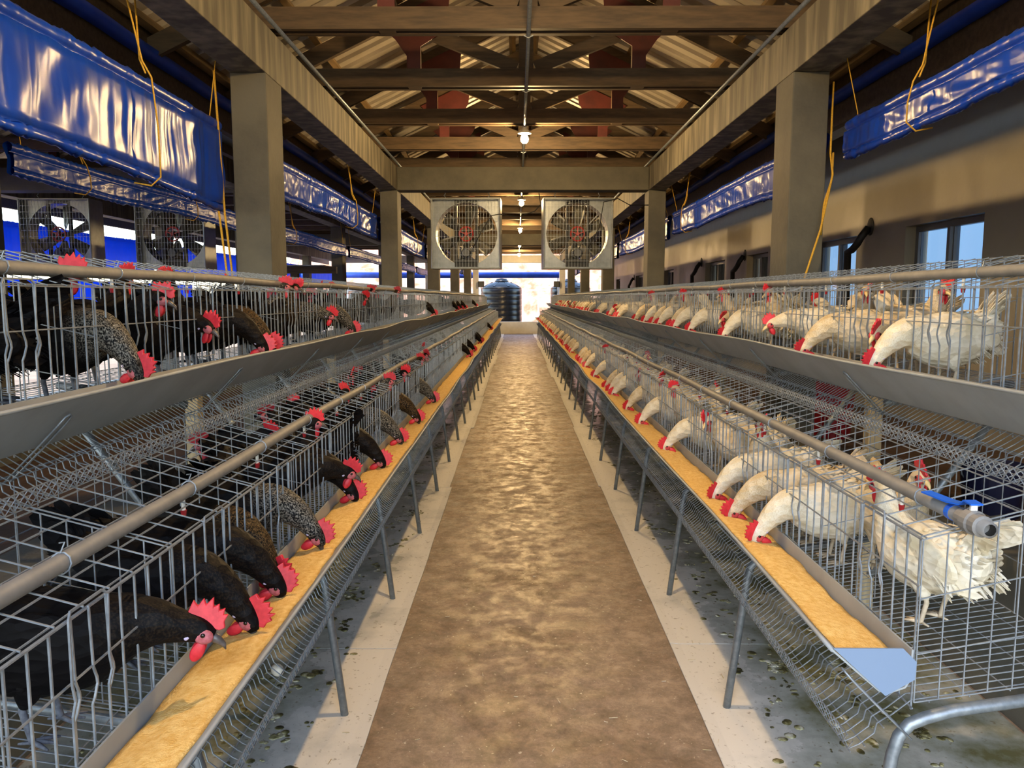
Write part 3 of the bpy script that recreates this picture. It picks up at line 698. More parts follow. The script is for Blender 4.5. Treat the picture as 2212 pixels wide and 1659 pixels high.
# ------------------------------------------------------------------ cages
Y0, UNIT, CELL, BAR = 1.465, 1.95, .4875, .04875
TIER = {'lower': dict(uf=.728, z=0.0, tray=(.603, .448)), 'upper': dict(uf=1.115, z=.496, tray=(.603, .470))}
D = .387; FZ0, TZ0, FS, TS = .553, .889, .155, .27      # floor and top heights at the front, and their slopes
def zfloor(tier, u): return FZ0 + TIER[tier]['z'] + FS * (u - TIER[tier]['uf'])
def make_cage(side, tier):
    """local origin on the front edge of the cage floor at its near end; u outward"""
    s_ = side; c = thing('wire_cage', '', 'wire cage'); T = TZ0 - FZ0
    P = lambda u, y, z: (s_ * u, y, z)
    m = MB()                                             # front: upright bars, three rails
    for k in range(40):
        y = .012 + k * BAR; kk = k % 10
        if kk in (3, 4, 5): pts = [P(0, y, -.02), P(0, y, T * .53), P(-.003, y + .002, T * .56), P(-.004, y + .010, T * .62), P(-.004, y + .009, T * .65), P(-.004, y + .001, T * .71), P(-.005, y - .004, T + .004)]
        else: pts = [P(0, y, -.02), P(0, y, T)]
        m.tube(pts, .0023, 4)
    for z in (-.012, T - .095, T): m.tube([P(-.003, 0, z), P(-.003, UNIT, z)], .0020, 4)
    m.tube([P(.006, 0, T + .004), P(.006, UNIT, T + .004)], .0017, 4)
    m.build('front_panel', M['galv'], c)
    for k in range(4):                                   # doors: a bent loop with two bars between
        y = k * CELL + .14; m = MB(); zt = T + .014
        m.tube([P(-.009, y, T * .35), P(-.009, y, T * .58), P(-.010, y + .007, T * .64), P(-.009, y + .003, T * .72), P(-.009, y + .004, zt - .01), P(-.006, y + .014, zt), P(-.006, y + .10, zt), P(-.009, y + .112, zt - .01), P(-.009, y + .106, T * .72), P(-.010, y + .110, T * .64), P(-.009, y + .10, T * .58), P(-.009, y + .10, T * .35)], .0023, 4)
        m.tube([P(-.009, y, T * .35), P(-.009, y + .10, T * .35)], .0017, 4)
        m.build('door', M['galv'], c)
    m = MB()                                             # top
    for k in range(7):
        u = D * k / 6; m.tube([P(u, 0, T + TS * u), P(u, UNIT, T + TS * u)], .0019, 4)
    for k in range(26):
        y = .012 + k * UNIT / 26; m.tube([P(0, y, T + .003), P(D, y, T + TS * D + .003)], .0017, 4)
    m.build('top_panel', M['galv'], c)
    m = MB(); hb0, hb1 = FS * D, T + TS * D               # back
    for k in range(27): m.tube([P(D, k * UNIT / 26.01, hb0), P(D, k * UNIT / 26.01, hb1)], .0014, 4)
    for q in (.0, .33, .66, 1): m.tube([P(D + .003, 0, hb0 + (hb1 - hb0) * q), P(D + .003, UNIT, hb0 + (hb1 - hb0) * q)], .0015, 4)
    m.build('back_panel', M['galv'], c)
    tu, tz = TIER[tier]['tray'][0] - .728, TIER[tier]['tray'][1] - FZ0
    m = MB()                                             # sloping floor running out into the egg tray
    nf = 78
    for k in range(nf):
        y = .012 + k * UNIT / nf; w = .008
        m.tube([P(D, y, FS * D), P(0, y, 0), P(tu * .30, y, tz * .30), P(tu * .38, y + w, tz * .42), P(tu * .50, y + w, tz * .52), P(tu * .58, y - .003, tz * .66), P(tu * .8, y, tz * .90), P(tu * .97, y, tz), P(tu * 1.035, y + .034, tz + .036)], .0014, 4, cap=False)
    for u in (.03, .11, .19, .27, .35): m.tube([P(u, 0, FS * u - .003), P(u, UNIT, FS * u - .003)], .0013, 4)
    m.tube([P(tu * .46, 0, tz * .48 - .003), P(tu * .46, UNIT, tz * .48 - .003)], .0013, 4)
    m.tube([P(tu * .75, 0, tz * .85 - .003), P(tu * .75, UNIT, tz * .85 - .003)], .0013, 4)
    m.build('floor_panel', M['galv'], c)
    m = MB()                                             # turned-up lattice edge of the egg tray
    for k in range(nf):
        y = .012 + k * UNIT / nf; m.tube([P(tu * .985, y, tz), P(tu * 1.035, y - .034, tz + .036)], .0013, 4, cap=False)
    for (u, z) in ((tu * .98, tz), (tu * 1.035, tz + .036)): m.tube([P(u, 0, z), P(u, UNIT, z)], .0014, 4)
    m.build('tray_edge', M['galv'], c)
    for k in range(4): partition(c, s_, k * CELL + .002, T)
    return c
def partition(c, s_, y, T):
    m = MB(); P = lambda u, z: (s_ * u, y, z)
    for k in range(9):
        u = D * k / 8; m.tube([P(u, FS * u), P(u, T + TS * u)], .0016, 4)
    for q in (0, .3, .64, 1): m.tube([P(0, T * q), P(D, FS * D + (T + TS * D - FS * D) * q)], .0016, 4)
    return m.build('partition', M['galv'], c)
START = {-1: 1.41 - UNIT, 1: Y0}
NU = {-1: 14, 1: 13}
WHO = {-1: 'black', 1: 'white'}
for sd_ in (-1, 1):
    for tier in ('lower', 'upper'):
        c0 = make_cage(sd_, tier); T_ = TIER[tier]
        for k in range(NU[sd_]):
            c = c0 if k == 0 else copy_tree(c0)
            c.location = (XC + sd_ * T_['uf'], START[sd_] + k * UNIT, FZ0 + T_['z'])
            c['label'] = 'galvanised wire cage of %s hens on the %s tier, %s from the near end' % (WHO[sd_], tier, nth(k)); c['group'] = 'wire hen cages'
        partition(c, sd_, UNIT - .002, TZ0 - FZ0)
YE = Y0 + UNIT * 13
# stands
def make_stand(sd_):
    s = thing('cage_stand', '', 'cage stand'); P = lambda u, z: (sd_ * u, 0, z)
    pts = [P(1.50, .553 + FS * .772 - .02), P(.80, .553 + FS * .07 - .020), P(.745, .528), P(.715, .515), P(.695, .49), P(.684, .45), P(.63, .004)]
    MB().tube(pts, .0125, 8).build('front_leg', M['galv_pipe'], s, smooth=True)
    MB().tube([P(1.08, .46), P(1.50, 1.05)], .012, 8).build('brace', M['galv_pipe'], s, smooth=True)
    MB().tube([P(1.10, FZ0 + .496 - .022), P(1.50, FZ0 + .496 + FS * .385 - .02)], .0125, 8).build('upper_rail', M['galv_pipe'], s, smooth=True)
    return s
for sd_ in (-1, 1):
    s0 = make_stand(sd_); n = 0; y = 1.41 - .975 if sd_ < 0 else Y0
    while y < YE + .1:
        s = s0 if n == 0 else copy_tree(s0)
        s.location = (XC, y - .012, 0); s['label'] = 'grey bent pipe stand under the cages of %s hens, %s from the near end' % (WHO[sd_], nth(n)); s['group'] = 'pipe stands under the cages'
        y += .975; n += 1
# troughs and feed
PROF = [(.555, .672), (.650, .588), (.668, .583), (.700, .594), (.709, .61), (.711, .672)]
PROFU = [(.555, .672), (.652, .567), (.668, .562), (.700, .574), (.711, .59), (.712, .650)]
def wav(y, sd_, tier):
    a = min(1, max(0, (y - 1.5) / 4)) * .40 + .25; ph = sd_ * 1.3 + (2 if tier == 'upper' else 0)
    return a * (.009 * math.sin(y * 2 * math.pi / 1.95 + ph) + .006 * math.sin(y * 2.05 + ph * 2)), a * .008 * math.sin(y * 2 * math.pi / 2.6 + ph)
for sd_ in (-1, 1):
    for tier in ('lower', 'upper'):
        du = TIER[tier]['uf'] - .728; dz = TIER[tier]['z']; ya = 1.449 if sd_ > 0 else -.5; og = (XC + sd_ * (.63 + du), ya, .585 + dz)
        t = thing('feed_trough', 'long grey plastic feed trough on the %s tier of %s hens' % (tier, WHO[sd_]), 'feed trough', og, group='feed troughs')
        rows = []; n = int((YE - ya) / .065)
        for i in range(n + 1):
            y = ya + (YE - ya) * i / n; wz, wu = wav(y, sd_, tier)
            row = []
            for j, (u, z) in enumerate(PROF if tier == 'lower' else PROFU):
                k = 1 if j == 0 else (.6 if j < 3 else .2)
                row.append((XC + sd_ * (u + du + wu * k), y, z + dz + wz * k))
            rows.append(row)
        MB().grid(rows).build('trough_channel', M['trough'], t, org=og, solid=.004)
        lip = [(XC + sd_ * (.555 + du + wav(y, sd_, tier)[1]), y, .672 + dz + wav(y, sd_, tier)[0]) for y in [ya + (YE - ya) * i / n for i in range(n + 1)]]
        MB().tube(lip, .0045, 6).build('rim', M['trough'], t, org=og, smooth=True)
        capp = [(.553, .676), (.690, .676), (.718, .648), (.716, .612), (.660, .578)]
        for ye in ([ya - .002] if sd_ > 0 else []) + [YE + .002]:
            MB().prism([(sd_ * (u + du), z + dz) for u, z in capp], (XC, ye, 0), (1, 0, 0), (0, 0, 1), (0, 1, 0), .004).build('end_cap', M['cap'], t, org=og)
        y = .525 if sd_ < 0 else 1.435; k = 0
        while y < YE:
            wz, wu = wav(y, sd_, tier); P = lambda u, yy, z: (XC + sd_ * (u + du + wu * .8), yy, z + dz + wz * .8)
            tz = TIER[tier]['tray'][1]
            MB().tube([P(.713, y, .494), P(.65, y, .556), P(.594, y, .613), P(.579, y + .002, .630), P(.575, y + .014, .635), P(.579, y + .026, .630), P(.594, y + .028, .613), P(.65, y + .028, .556), P(.713, y + .028, .494)], .0022, 5).build('hanger_clip', M['galv'], t, org=og, smooth=True)
            y += .975; k += 1
        rows = []; yb = ya + (.02 if sd_ > 0 else .1); n = int((YE - .15 - yb) / .03); NQ = 9
        for i in range(n + 1):
            y = yb + (YE - .15 - yb) * i / n; wz, wu = wav(y, sd_, tier); base = .647 if tier == 'lower' else .600
            lump = .012 * noise.noise((y * 3.1, sd_ * 3, dz)) + .006 * noise.noise((y * 9, 1, dz))
            if sd_ > 0 and tier == 'lower' and y < 1.56: lump -= .02 * (1.56 - y) / .09 * .5
            row = []
            for q in range(NQ):
                v = q / (NQ - 1); z = min(base + lump + .008 * (1 - v) - .012 * v * v + .007 * noise.noise((y * 14, v * 5, dz + sd_)), .664)
                uo = .555 + (.672 - z) / .084 * .095 + .004; ui = .7055
                row.append((XC + sd_ * (uo + (ui - uo) * v + du + wu * (.8 - .6 * v)), y, z + dz + wz * (.8 - .6 * v)))
            b0, b1 = row[0], row[-1]
            zb = .590 if tier == 'lower' else .571
            row = [(b0[0] + sd_ * (.072 if tier == 'lower' else .045), y, zb + (.003 if tier == 'lower' else .004) + dz + wz * .6)] + row + [(b1[0] - sd_ * .015, y, zb + .007 + dz + wz * .5)]
            rows.append(row)
        f = MB().grid(rows, closed=True); f.f.append(tuple(range(NQ + 2))); f.f.append(tuple(reversed(range(len(f.v) - NQ - 2, len(f.v)))))
        tag(f.build('mash_feed', M['feed'], org=og, smooth=True), 'yellow mash filling the %s trough of the %s hens' % (tier, WHO[sd_]), 'feed', kind='stuff')
# water pipes lying on the cage tops
for sd_ in (-1, 1):
    for tier in ('lower', 'upper'):
        T_ = TIER[tier]; u = T_['uf'] + .08; z = TZ0 + T_['z'] + TS * .08 + .021; ya = 1.39 if sd_ > 0 else -.5; og = (XC + sd_ * u, ya, z)
        p = thing('water_pipe', 'grey plastic water pipe tied on the %s tier of %s hens' % (tier, WHO[sd_]), 'water pipe', og, group='water pipes on the cages')
        n = 90; pts = [(og[0], ya + (YE - ya) * i / n, z + .004 * math.sin((ya + (YE - ya) * i / n) * 3.2 + sd_) * min(1, i / 12)) for i in range(n + 1)]
        m = MB().tube(pts, .0155, 12, cap=False); m.tube([pts[0], (pts[0][0], ya + .5, z)], .0115, 12, cap=False); i_ = 0
        # ring between outer and inner wall at the open end
        NV = (n + 1) * 12
        for j in range(12): m.f.append((j, NV + j, NV + (j + 1) % 12, (j + 1) % 12))
        m.build('pipe', M['pvc'], p, org=og, smooth=True)
        y = ya + .24; k = 0
        while y < YE:
            m = MB().tube([(og[0] + .0175 * math.cos(a * math.pi / 5), y + .004 * math.sin(a * .63), z + .0175 * math.sin(a * math.pi / 5)) for a in range(10)], .0017, 4, closed=True)
            m.tube([(og[0], y, z + .017), (og[0] + .006, y + .004, z + .034), (og[0] - .008, y + .012, z + .03)], .0014, 4); m.build('wire_tie', M['galv'], p, org=og)
            y += .975 / 2 * 1.0 if y < 8 else .975
        y = START[sd_] + .25 + (UNIT if sd_ < 0 else 0)
        while y < 12:
            d = MB().tube([(og[0], y, z - .014), (og[0], y, z - .040)], .0045, 8).build('nipple_drinker', M['ceramic'], p, org=og)
            MB().tube([(og[0], y, z - .040), (og[0], y, z - .054)], [.007, .005], 8).build('nipple_cap', M['red_plastic'], d, org=og)
            y += CELL
        if sd_ > 0 and tier == 'lower':
            MB().lathe([(.0158, .0), (.021, .002), (.021, .022), (.024, .026), (.024, .046), (.019, .052), (.019, .07), (.0158, .074)], c=(og[0], ya + .02, z), axis='y', n=16).build('valve_body', M['pvc'], p, org=og, smooth=False)
            MB().tube([(og[0], ya + .055, z + .02), (og[0], ya + .055, z + .034)], .007, 8).build('valve_stem', M['ceramic'], p, org=og)
            MB().grid([[(og[0] - .012, ya + .045, z + .036), (og[0] + .012, ya + .045, z + .036)], [(og[0] - .012, ya + .07, z + .038), (og[0] + .012, ya + .07, z + .038)], [(og[0] - .012, ya + .085, z + .026), (og[0] + .010, ya + .085, z + .028)], [(og[0] - .018, ya + .12, z + .022), (og[0] + .004, ya + .12, z + .024)], [(og[0] - .030, ya + .19, z + .024), (og[0] - .010, ya + .19, z + .026)]]).build('valve_handle', M['blue_plastic'], p, org=og, solid=.003)
            MB().lathe([(.0165, 0), (.0165, .014)], c=(og[0], ya + .115, z), axis='y', n=14).build('blue_tape', M['blue_plastic'], p, org=og)
# pale posts behind the cages, things in the alley
for i, y in enumerate((3.25, 5.7, 8.1)):
    for sd_ in (-1, 1):
        tag(MB().box(-.028, .028, -.028, .028, 0, .95).build('timber_post', M['wood_pale'], bevel=.003), 'pale timber post standing behind the cages of %s hens, %s from the near end' % (WHO[sd_], nth(i)), 'post', 'timber posts behind the cages').location = (XC + sd_ * 1.45, y, .006)
def bucket(x, y, z, r, h, mt, label, nm):
    o = thing(nm, label, 'bucket', (x, y, z))
    MB().lathe([(.0, 0), (r * .8, 0), (r, h), (r * 1.06, h), (r * 1.06, h - .02), (r * .97, h - .005), (r * .78, .012), (0, .012)], n=28).build('tub', M[mt], o, smooth=False)
    MB().tube([(r * 1.06 * math.cos(a), .0 + .02 * math.sin(a), h - .02 - r * .7 * math.sin(a)) for a in [math.pi * k / 10 for k in range(11)]], .004, 5).build('handle', M['galv'], o)
bucket(2.42, 5.85, .30, .16, .46, 'red_plastic', 'tall red plastic bucket on the soil of the alley behind the white hens', 'bucket')
bucket(2.34, 3.72, .30, .15, .25, 'navy_plastic', 'dark navy tub on the soil of the alley behind the white hens', 'bucket')
eg = MB().lathe([(0, -.029), (.010, -.027), (.018, -.018), (.0215, -.003), (.020, .010), (.014, .022), (.006, .028), (0, .029)], axis='y', n=18).build('egg', M['egg'], smooth=True)
eg.location = (-.862, 2.63, .0285); eg.rotation_euler = (0, .2, .7); tag(eg, 'single cream egg lying on the soiled board under the black hens', 'egg')
# droppings and litter
random.seed(3); m = MB()
for k in range(1500):
    sd_ = random.choice((-1, 1)); y = 1.2 + random.random() ** 2 * 16; u = random.triangular(.66, 1.45, .80); r = random.uniform(.004, .016) * (1.5 if random.random() < .12 else 1)
    for q in range(random.randint(1, 4)):
        m.ell((XC + sd_ * u + random.gauss(0, r), y + random.gauss(0, r * 1.3), .0065), (r * random.uniform(.6, 1.2), 0, 0), (0, r * random.uniform(.6, 1.2), 0), (0, 0, random.uniform(.0012, .0035)), 8, 4)
for k in range(46):
    sd_ = random.choice((-1, 1, 1)); cy = 1.5 + random.random() ** 1.7 * 9; cu = random.uniform(.70, 1.2); cr_ = random.uniform(.03, .075)
    for q in range(60):
        a = random.random() * 6.28; rr = cr_ * math.sqrt(random.random()); r = random.uniform(.003, .0095)
        m.ell((XC + sd_ * (cu + rr * math.cos(a)), cy + rr * math.sin(a) * 1.2, .0068), (r, 0, 0), (0, r, 0), (0, 0, random.uniform(.0008, .0028)), 7, 4)
tag(m.build('droppings', M['dropping'], smooth=True), 'dark and chalky droppings spattered on the boards under both rows of cages', 'droppings', kind='stuff')
m = MB()
for k in range(260):
    y = 1.0 + random.random() ** 1.6 * 14; x = XC + random.uniform(-1.0, 1.0); a = random.random() * 6.28; L = random.uniform(.008, .03)
    zz = .0015 if abs(x - XC) < .53 else .0075
    m.tube([(x, y, zz), (x + L * math.cos(a), y + L * math.sin(a), zz + .002)], .0012, 4)
tag(m.build('litter', mat('straw and feather litter', '#cfc6b2', '#a08a5c', scale=20)), 'tiny straws and feather bits scattered over the floor', 'litter', kind='stuff')

# ------------------------------------------------------------------ hens
def cr(a, b, c, d, t):
    return tuple(.5 * ((2 * q) + (-p + r) * t + (2 * p - 5 * q + 4 * r - s_) * t * t + (-p + 3 * q - 3 * r + s_) * t ** 3) for p, q, r, s_ in zip(a, b, c, d))
BODY = [(-.178, 0, .264, .006, .008), (-.166, 0, .254, .034, .036), (-.135, 0, .230, .066, .070), (-.085, 0, .206, .087, .094), (-.012, 0, .192, .094, .104), (.058, 0, .197, .084, .097)]
NECK = {   # x, y, z, half width, half height; the last three are the head
    'peck': [(.106, 0, .208, .068, .079), (.146, 0, .218, .057, .063), (.188, 0, .206, .047, .050), (.228, 0, .177, .037, .039), (.256, 0, .145, .028, .030), (.275, 0, .118, .0225, .025), (.287, 0, .095, .018, .020), (.293, 0, .081, .010, .012)],
    'look': [(.110, 0, .212, .068, .077), (.152, 0, .222, .056, .061), (.194, .002, .224, .045, .048), (.231, .004, .217, .034, .036), (.258, .006, .209, .026, .029), (.279, .008, .202, .022, .025), (.295, .010, .194, .017, .019), (.306, .012, .187, .010, .012)],
    'stand': [(.102, 0, .232, .065, .072), (.126, 0, .266, .052, .056), (.140, 0, .298, .040, .042), (.147, 0, .327, .030, .032), (.156, 0, .352, .0235, .027), (.172, 0, .364, .022, .024), (.189, 0, .361, .017, .019), (.200, 0, .357, .010, .011)],
    'turn': [(.104, 0, .224, .065, .073), (.136, .006, .252, .051, .055), (.158, .018, .280, .040, .042), (.166, .036, .300, .030, .031), (.168, .055, .312, .0245, .027), (.172, .074, .312, .022, .024), (.175, .090, .306, .017, .019), (.177, .101, .301, .010, .011)],
}
def make_hen(pose, plumage, seed, dark, full=True, tail_up=.6):
    rnd = random.Random(seed); h = thing('hen', '', 'hen')
    ctrl = BODY + NECK[pose]; C = [ctrl[0]] + ctrl + [ctrl[-1]]; rings = []; sub = 3 if full else 2; fac = []
    nb = len(BODY)
    for i in range(1, len(C) - 2):
        for q in range(sub):
            rings.append(cr(C[i-1], C[i], C[i+1], C[i+2], q / sub)); fac.append(i - 1 + q / sub)
    rings.append(ctrl[-1]); fac.append(len(ctrl) - 1)
    ns = 18 if full else 10; m = MB(); att = []; P = [Vector(r[:3]) for r in rings]; rows = []; last = None
    for k, r in enumerate(rings):
        t = (P[min(k+1, len(P)-1)] - P[max(k-1, 0)]).normalized(); sdv = Vector((0, 0, 1)).cross(t)
        if sdv.length < .1: sdv = last or Vector((0, 1, 0))
        if last is not None and sdv.dot(last) < 0: sdv = -sdv
        sdv.normalize(); last = sdv; up = t.cross(sdv).normalized(); row = []
        for j in range(ns):
            a = 2 * math.pi * j / ns; rw, rh = abs(r[3]), abs(r[4])
            bl = 1 + .045 * noise.noise((r[0] * 38 + seed, math.cos(a) * 2.2, math.sin(a) * 2.2 + r[2] * 20)) * (1 if fac[k] < len(ctrl) - 4 else .2)
            pt = P[k] + sdv * (rw * math.cos(a) * bl) + up * (rh * math.sin(a) * bl * (1.0 if math.sin(a) > 0 else 1.04))
            row.append(pt); hk = max(0, min(1, (fac[k] - nb + .3) / 1.2)) * (1 if fac[k] < len(ctrl) - 3.2 else .3); att.append(hk)
        rows.append(row)
    m.grid(rows, closed=True); n = len(rows)
    m.f.append(tuple(reversed(range(ns)))); m.f.append(tuple(range((n-1) * ns, n * ns))); 
    m.attr = att
    # thighs grow out of the same surface
    m.build('body', M[plumage], h, smooth=True)
    if full:
        mc = MB(); fa = []; nr = len(rows)
        for q in range(560):
            kk = rnd.uniform(.06, .97) * (nr - 1 - 3 * sub); k0 = int(kk); j = rnd.randrange(ns)
            p = rows[k0][j].lerp(rows[min(k0+1, nr-1)][j], kk - k0); c0 = P[k0]; no = (p - c0).normalized()
            if no.z < -.75 and rnd.random() < .7: continue
            tg = (P[max(k0-1, 0)] - P[min(k0+1, nr-1)]).normalized(); sw = no.cross(tg)
            if sw.length < .2: continue
            sw.normalize(); bodyk = fac[k0] < nb + .5; L = rnd.uniform(.024, .038) if bodyk else rnd.uniform(.020, .032); w = L * (.33 if bodyk else .17)
            d0 = (tg + no * rnd.uniform(.04, .15)).normalized(); dr = Vector((0, 0, -.12)) * L
            p = p - no * .004
            mc.grid([[p - sw * w * .5, p + no * .002, p + sw * w * .5], [p + d0 * L * .55 - sw * w, p + d0 * L * .55 + no * .0035, p + d0 * L * .55 + sw * w], [p + d0 * L * .86 - sw * w * .75 + dr, p + d0 * L * .88 + no * .002 + dr, p + d0 * L * .86 + sw * w * .75 + dr], [p + d0 * L + dr * 1.3 - sw * w * .15, p + d0 * L * 1.02 + dr * 1.3, p + d0 * L + dr * 1.3 + sw * w * .15]])
            fa += [att[k0 * ns]] * 12
        mc.attr = fa; mc.build('feather_coat', M[plumage], h, smooth=True)['kind'] = 'stuff'
    hp = Vector(ctrl[-3][:3]); F = (Vector(ctrl[-1][:3]) - Vector(ctrl[-3][:3])).normalized()
    Sv = Vector((0, 0, 1)).cross(F)
    if Sv.length < .2: Sv = Vector((0, 1, 0))
    Sv.normalize(); U = F.cross(Sv).normalized(); Q = lambda f, u, s_: hp + F * f + U * u + Sv * s_
    k = 1.02 if dark else 1.0
    comb = [(.036, .002), (.044, .012), (.037, .022), (.038, .036), (.030, .031), (.027, .045), (.019, .036), (.013, .052), (.006, .039), (-.003, .053), (-.009, .037), (-.019, .046), (-.022, .029), (-.035, .033), (-.034, .014), (-.024, .000)]
    comb = [(a * k, .012 + b * k * rnd.uniform(.9, 1.1)) for a, b in comb]
    lean = rnd.choice((-1, 1)) * rnd.uniform(.15, .6); e2 = (U + Sv * lean).normalized()
    skin = M['comb'] if rnd.random() < .65 or not dark else M['comb_pale']
    MB().prism(comb, Q(0, 0, 0), F, e2, Sv, .008).build('comb', skin, h, bevel=.002 if full else 0)
    for sg in (-1, 1):
        MB().ell(Q(.018, -.036 * k, sg * .010), F * .013 * k, Sv * .005, U * .022 * k, 10, 7).build('wattle', skin, h, smooth=True)
    mb = MB(); mb.tube([Q(.022, -.002, 0), Q(.042, -.003, 0), Q(.058, -.008, 0), Q(.066, -.016, 0)], [.0115, .009, .005, .001], 8); mb.build('beak', M['beak_d'] if dark else M['beak_p'], h, smooth=True)
    mf = MB()
    for sg in (-1, 1): mf.ell(Q(.013, -.003, sg * .0115), F * .021, Sv * .0105, U * .0165, 12, 8)
    mf.build('face', M['face'] if dark else M['face_red'], h, smooth=True)
    if full:
        for sg in (-1, 1):
            MB().ell(Q(-.014, -.012, sg * .0205), F * .0056, Sv * .0018, U * .0085, 10, 6).build('earlobe', M['lobe'], h, smooth=True)
            MB().ell(Q(.012, .002, sg * .0222), F * .0048, Sv * .0028, U * .0048, 10, 6).build('eye', M['eye'], h, smooth=True)
        for sg in (-1, 1):                               # wings: a shell with layered quills
            mw = MB(); yb = sg * .084
            mw.ell((-.045, sg * .070, .215), (.115, sg * -.012, .018), (0, sg * .024, 0), (.012, 0, .058), 14, 9)
            for q in range(7):
                a0 = Vector((-.06 - .012 * q, sg * (.088 - .002 * q), .236 - .014 * q)); L = .12 - .006 * q
                a1 = a0 + Vector((-L, sg * -.034, .018 - .004 * q)); w = Vector((0, 0, .013)); mid = (a0 + a1) / 2 + Vector((0, sg * .008, 0))
                mw.prism([(0, -.011), (L * .75, -.012), (L, 0), (L * .75, .010), (0, .011)], a0, (a1 - a0).normalized(), w.normalized(), Vector((0, 1, 0)), .003)
            mw.build('wing', M[plumage], h, smooth=False)
        for sg in (-1, 1):                               # leg with thigh feathers, shank and toes
            x0 = -.015 + rnd.uniform(-.02, .02); ml = MB(); yy = sg * .045
            th = MB().tube([(x0 + .005, yy * .9, .165), (x0 + .008, yy, .125), (x0 - .002, yy, .095), (x0 - .008, yy, .078)], [.040, .034, .020, .009], 12).build('thigh', M[plumage], h, smooth=True)
            ml.tube([(x0 - .008, yy, .085), (x0 - .012, yy, .072), (x0 + .002, yy, .012), (x0 + .004, yy, .006)], [.0075, .0075, .0065, .008], 8)
            for an in (-.5, 0, .5): ml.tube([(x0 + .004, yy, .007), (x0 + .025 * math.cos(an), yy + .025 * math.sin(an), .0075), (x0 + .05 * math.cos(an), yy + .05 * math.sin(an), .004)], [.006, .005, .0025], 6)
            ml.tube([(x0 + .002, yy, .007), (x0 - .024, yy, .004)], [.005, .0025], 6)
            ml.build('leg', M['shank_d'] if dark else M['shank_p'], h, smooth=True)
    mt = MB(); nfe = 14 if full else 6                   # tail fan and fluff
    for q in range(nfe):
        sp = (q / (nfe - 1) - .5) * 2; el = tail_up + rnd.uniform(-.18, .22); L = rnd.uniform(.11, .16) * (1 - .2 * abs(sp))
        base = Vector((-.150 + .02 * abs(sp), sp * .026, .262 - .012 * abs(sp))); rows = []; up0 = Vector((-math.cos(el), sp * .30, math.sin(el)))
        wd = Vector((math.sin(el) * .5, .25 + abs(sp) * .2, math.cos(el))).normalized()
        for t in (0, .3, .6, .85, 1):
            p = base + up0 * (L * t) + Vector((-.02, 0, -.03 if not full else -.02)) * (t * t); w = .020 * (math.sin(math.pi * (.12 + .80 * t)) + .12) * rnd.uniform(.85, 1.15)
            rows.append([p - wd * w, p + Vector((0, .002 * (1 if q % 2 else -1), 0)), p + wd * w])
        i0 = len(mt.v); mt.grid(rows)
    mf2 = MB()
    for q in range(46 if full else 0):
        a = rnd.uniform(-1.2, 1.2); x = rnd.uniform(-.185, -.06); rw = .03 + .055 * min(1, (x + .2) / .1)
        p = Vector((x, math.sin(a) * rw, .235 - math.cos(a) * rw * 1.15 - .01)); d = Vector((-.035, math.sin(a) * .012, -.022 - .012 * rnd.random())); w = Vector((.004, .007, .004))
        mf2.grid([[p - w, p + w], [p + d * .6 - w * 1.1, p + d * .6 + w * 1.1], [p + d * 1.2 - w * .2, p + d * 1.2 + w * .2]])
    mt.build('tail', M[plumage], h, solid=.0015)
    if full: mf2.build('rump_fluff', M[plumage], h, solid=.0015)['kind'] = 'stuff'
    return h

HID = {}
def hen_proto(key):
    if key not in HID: HID[key] = [make_hen(*key), False]
    o, used = HID[key]
    if used: return copy_tree(o)
    HID[key][1] = True; kids(o); return o
COUNT = {}
FEED = {}
def put(sd_, tier, pose, y, plumage, u=None, yaw=0, seed=0, scale=.82, note=None):
    dark = sd_ < 0; full = y < 7.5
    tail = {0: .85, 1: 1.15, 2: .7}[seed % 3]
    h = hen_proto((pose, plumage, seed % 3, dark, full, tail)); T_ = TIER[tier]
    if u is None: u = .10 + .0
    s_ = scale * (1.1 if dark else 1)
    if pose in ('peck', 'look'):
        y = START[sd_] + .012 + BAR * (math.floor((y - START[sd_] - .012) / BAR) + .5)
        uu = T_['uf'] - .098 + .288 * s_
        if pose == 'look': uu = T_['uf'] - (.095 if tier == 'lower' and dark else .06) + .288 * s_
        if note == 'in': uu += .05
    else: uu = T_['uf'] + u
    z = zfloor(tier, uu)
    h.location = (XC + sd_ * uu, y, z + .004); h.scale = (s_,) * 3
    h.rotation_euler = (0, 0, (math.pi if sd_ > 0 else 0) + R(yaw))
    tone = {'black': 'plain black', 'silver': 'silver-necked', 'brown': 'brown-necked', 'white': 'white', 'cream': 'white'}[plumage]
    act = {'peck': 'pecking in', 'look': 'stretching over', 'stand': 'standing behind', 'turn': 'turning round behind'}[pose]
    tx = '%s hen %s the %s trough' % (tone, act, tier)
    FEED.setdefault((sd_, tx), []).append((y, h))
    h['group'] = '%s hens in the %s cages' % (WHO[sd_], tier)
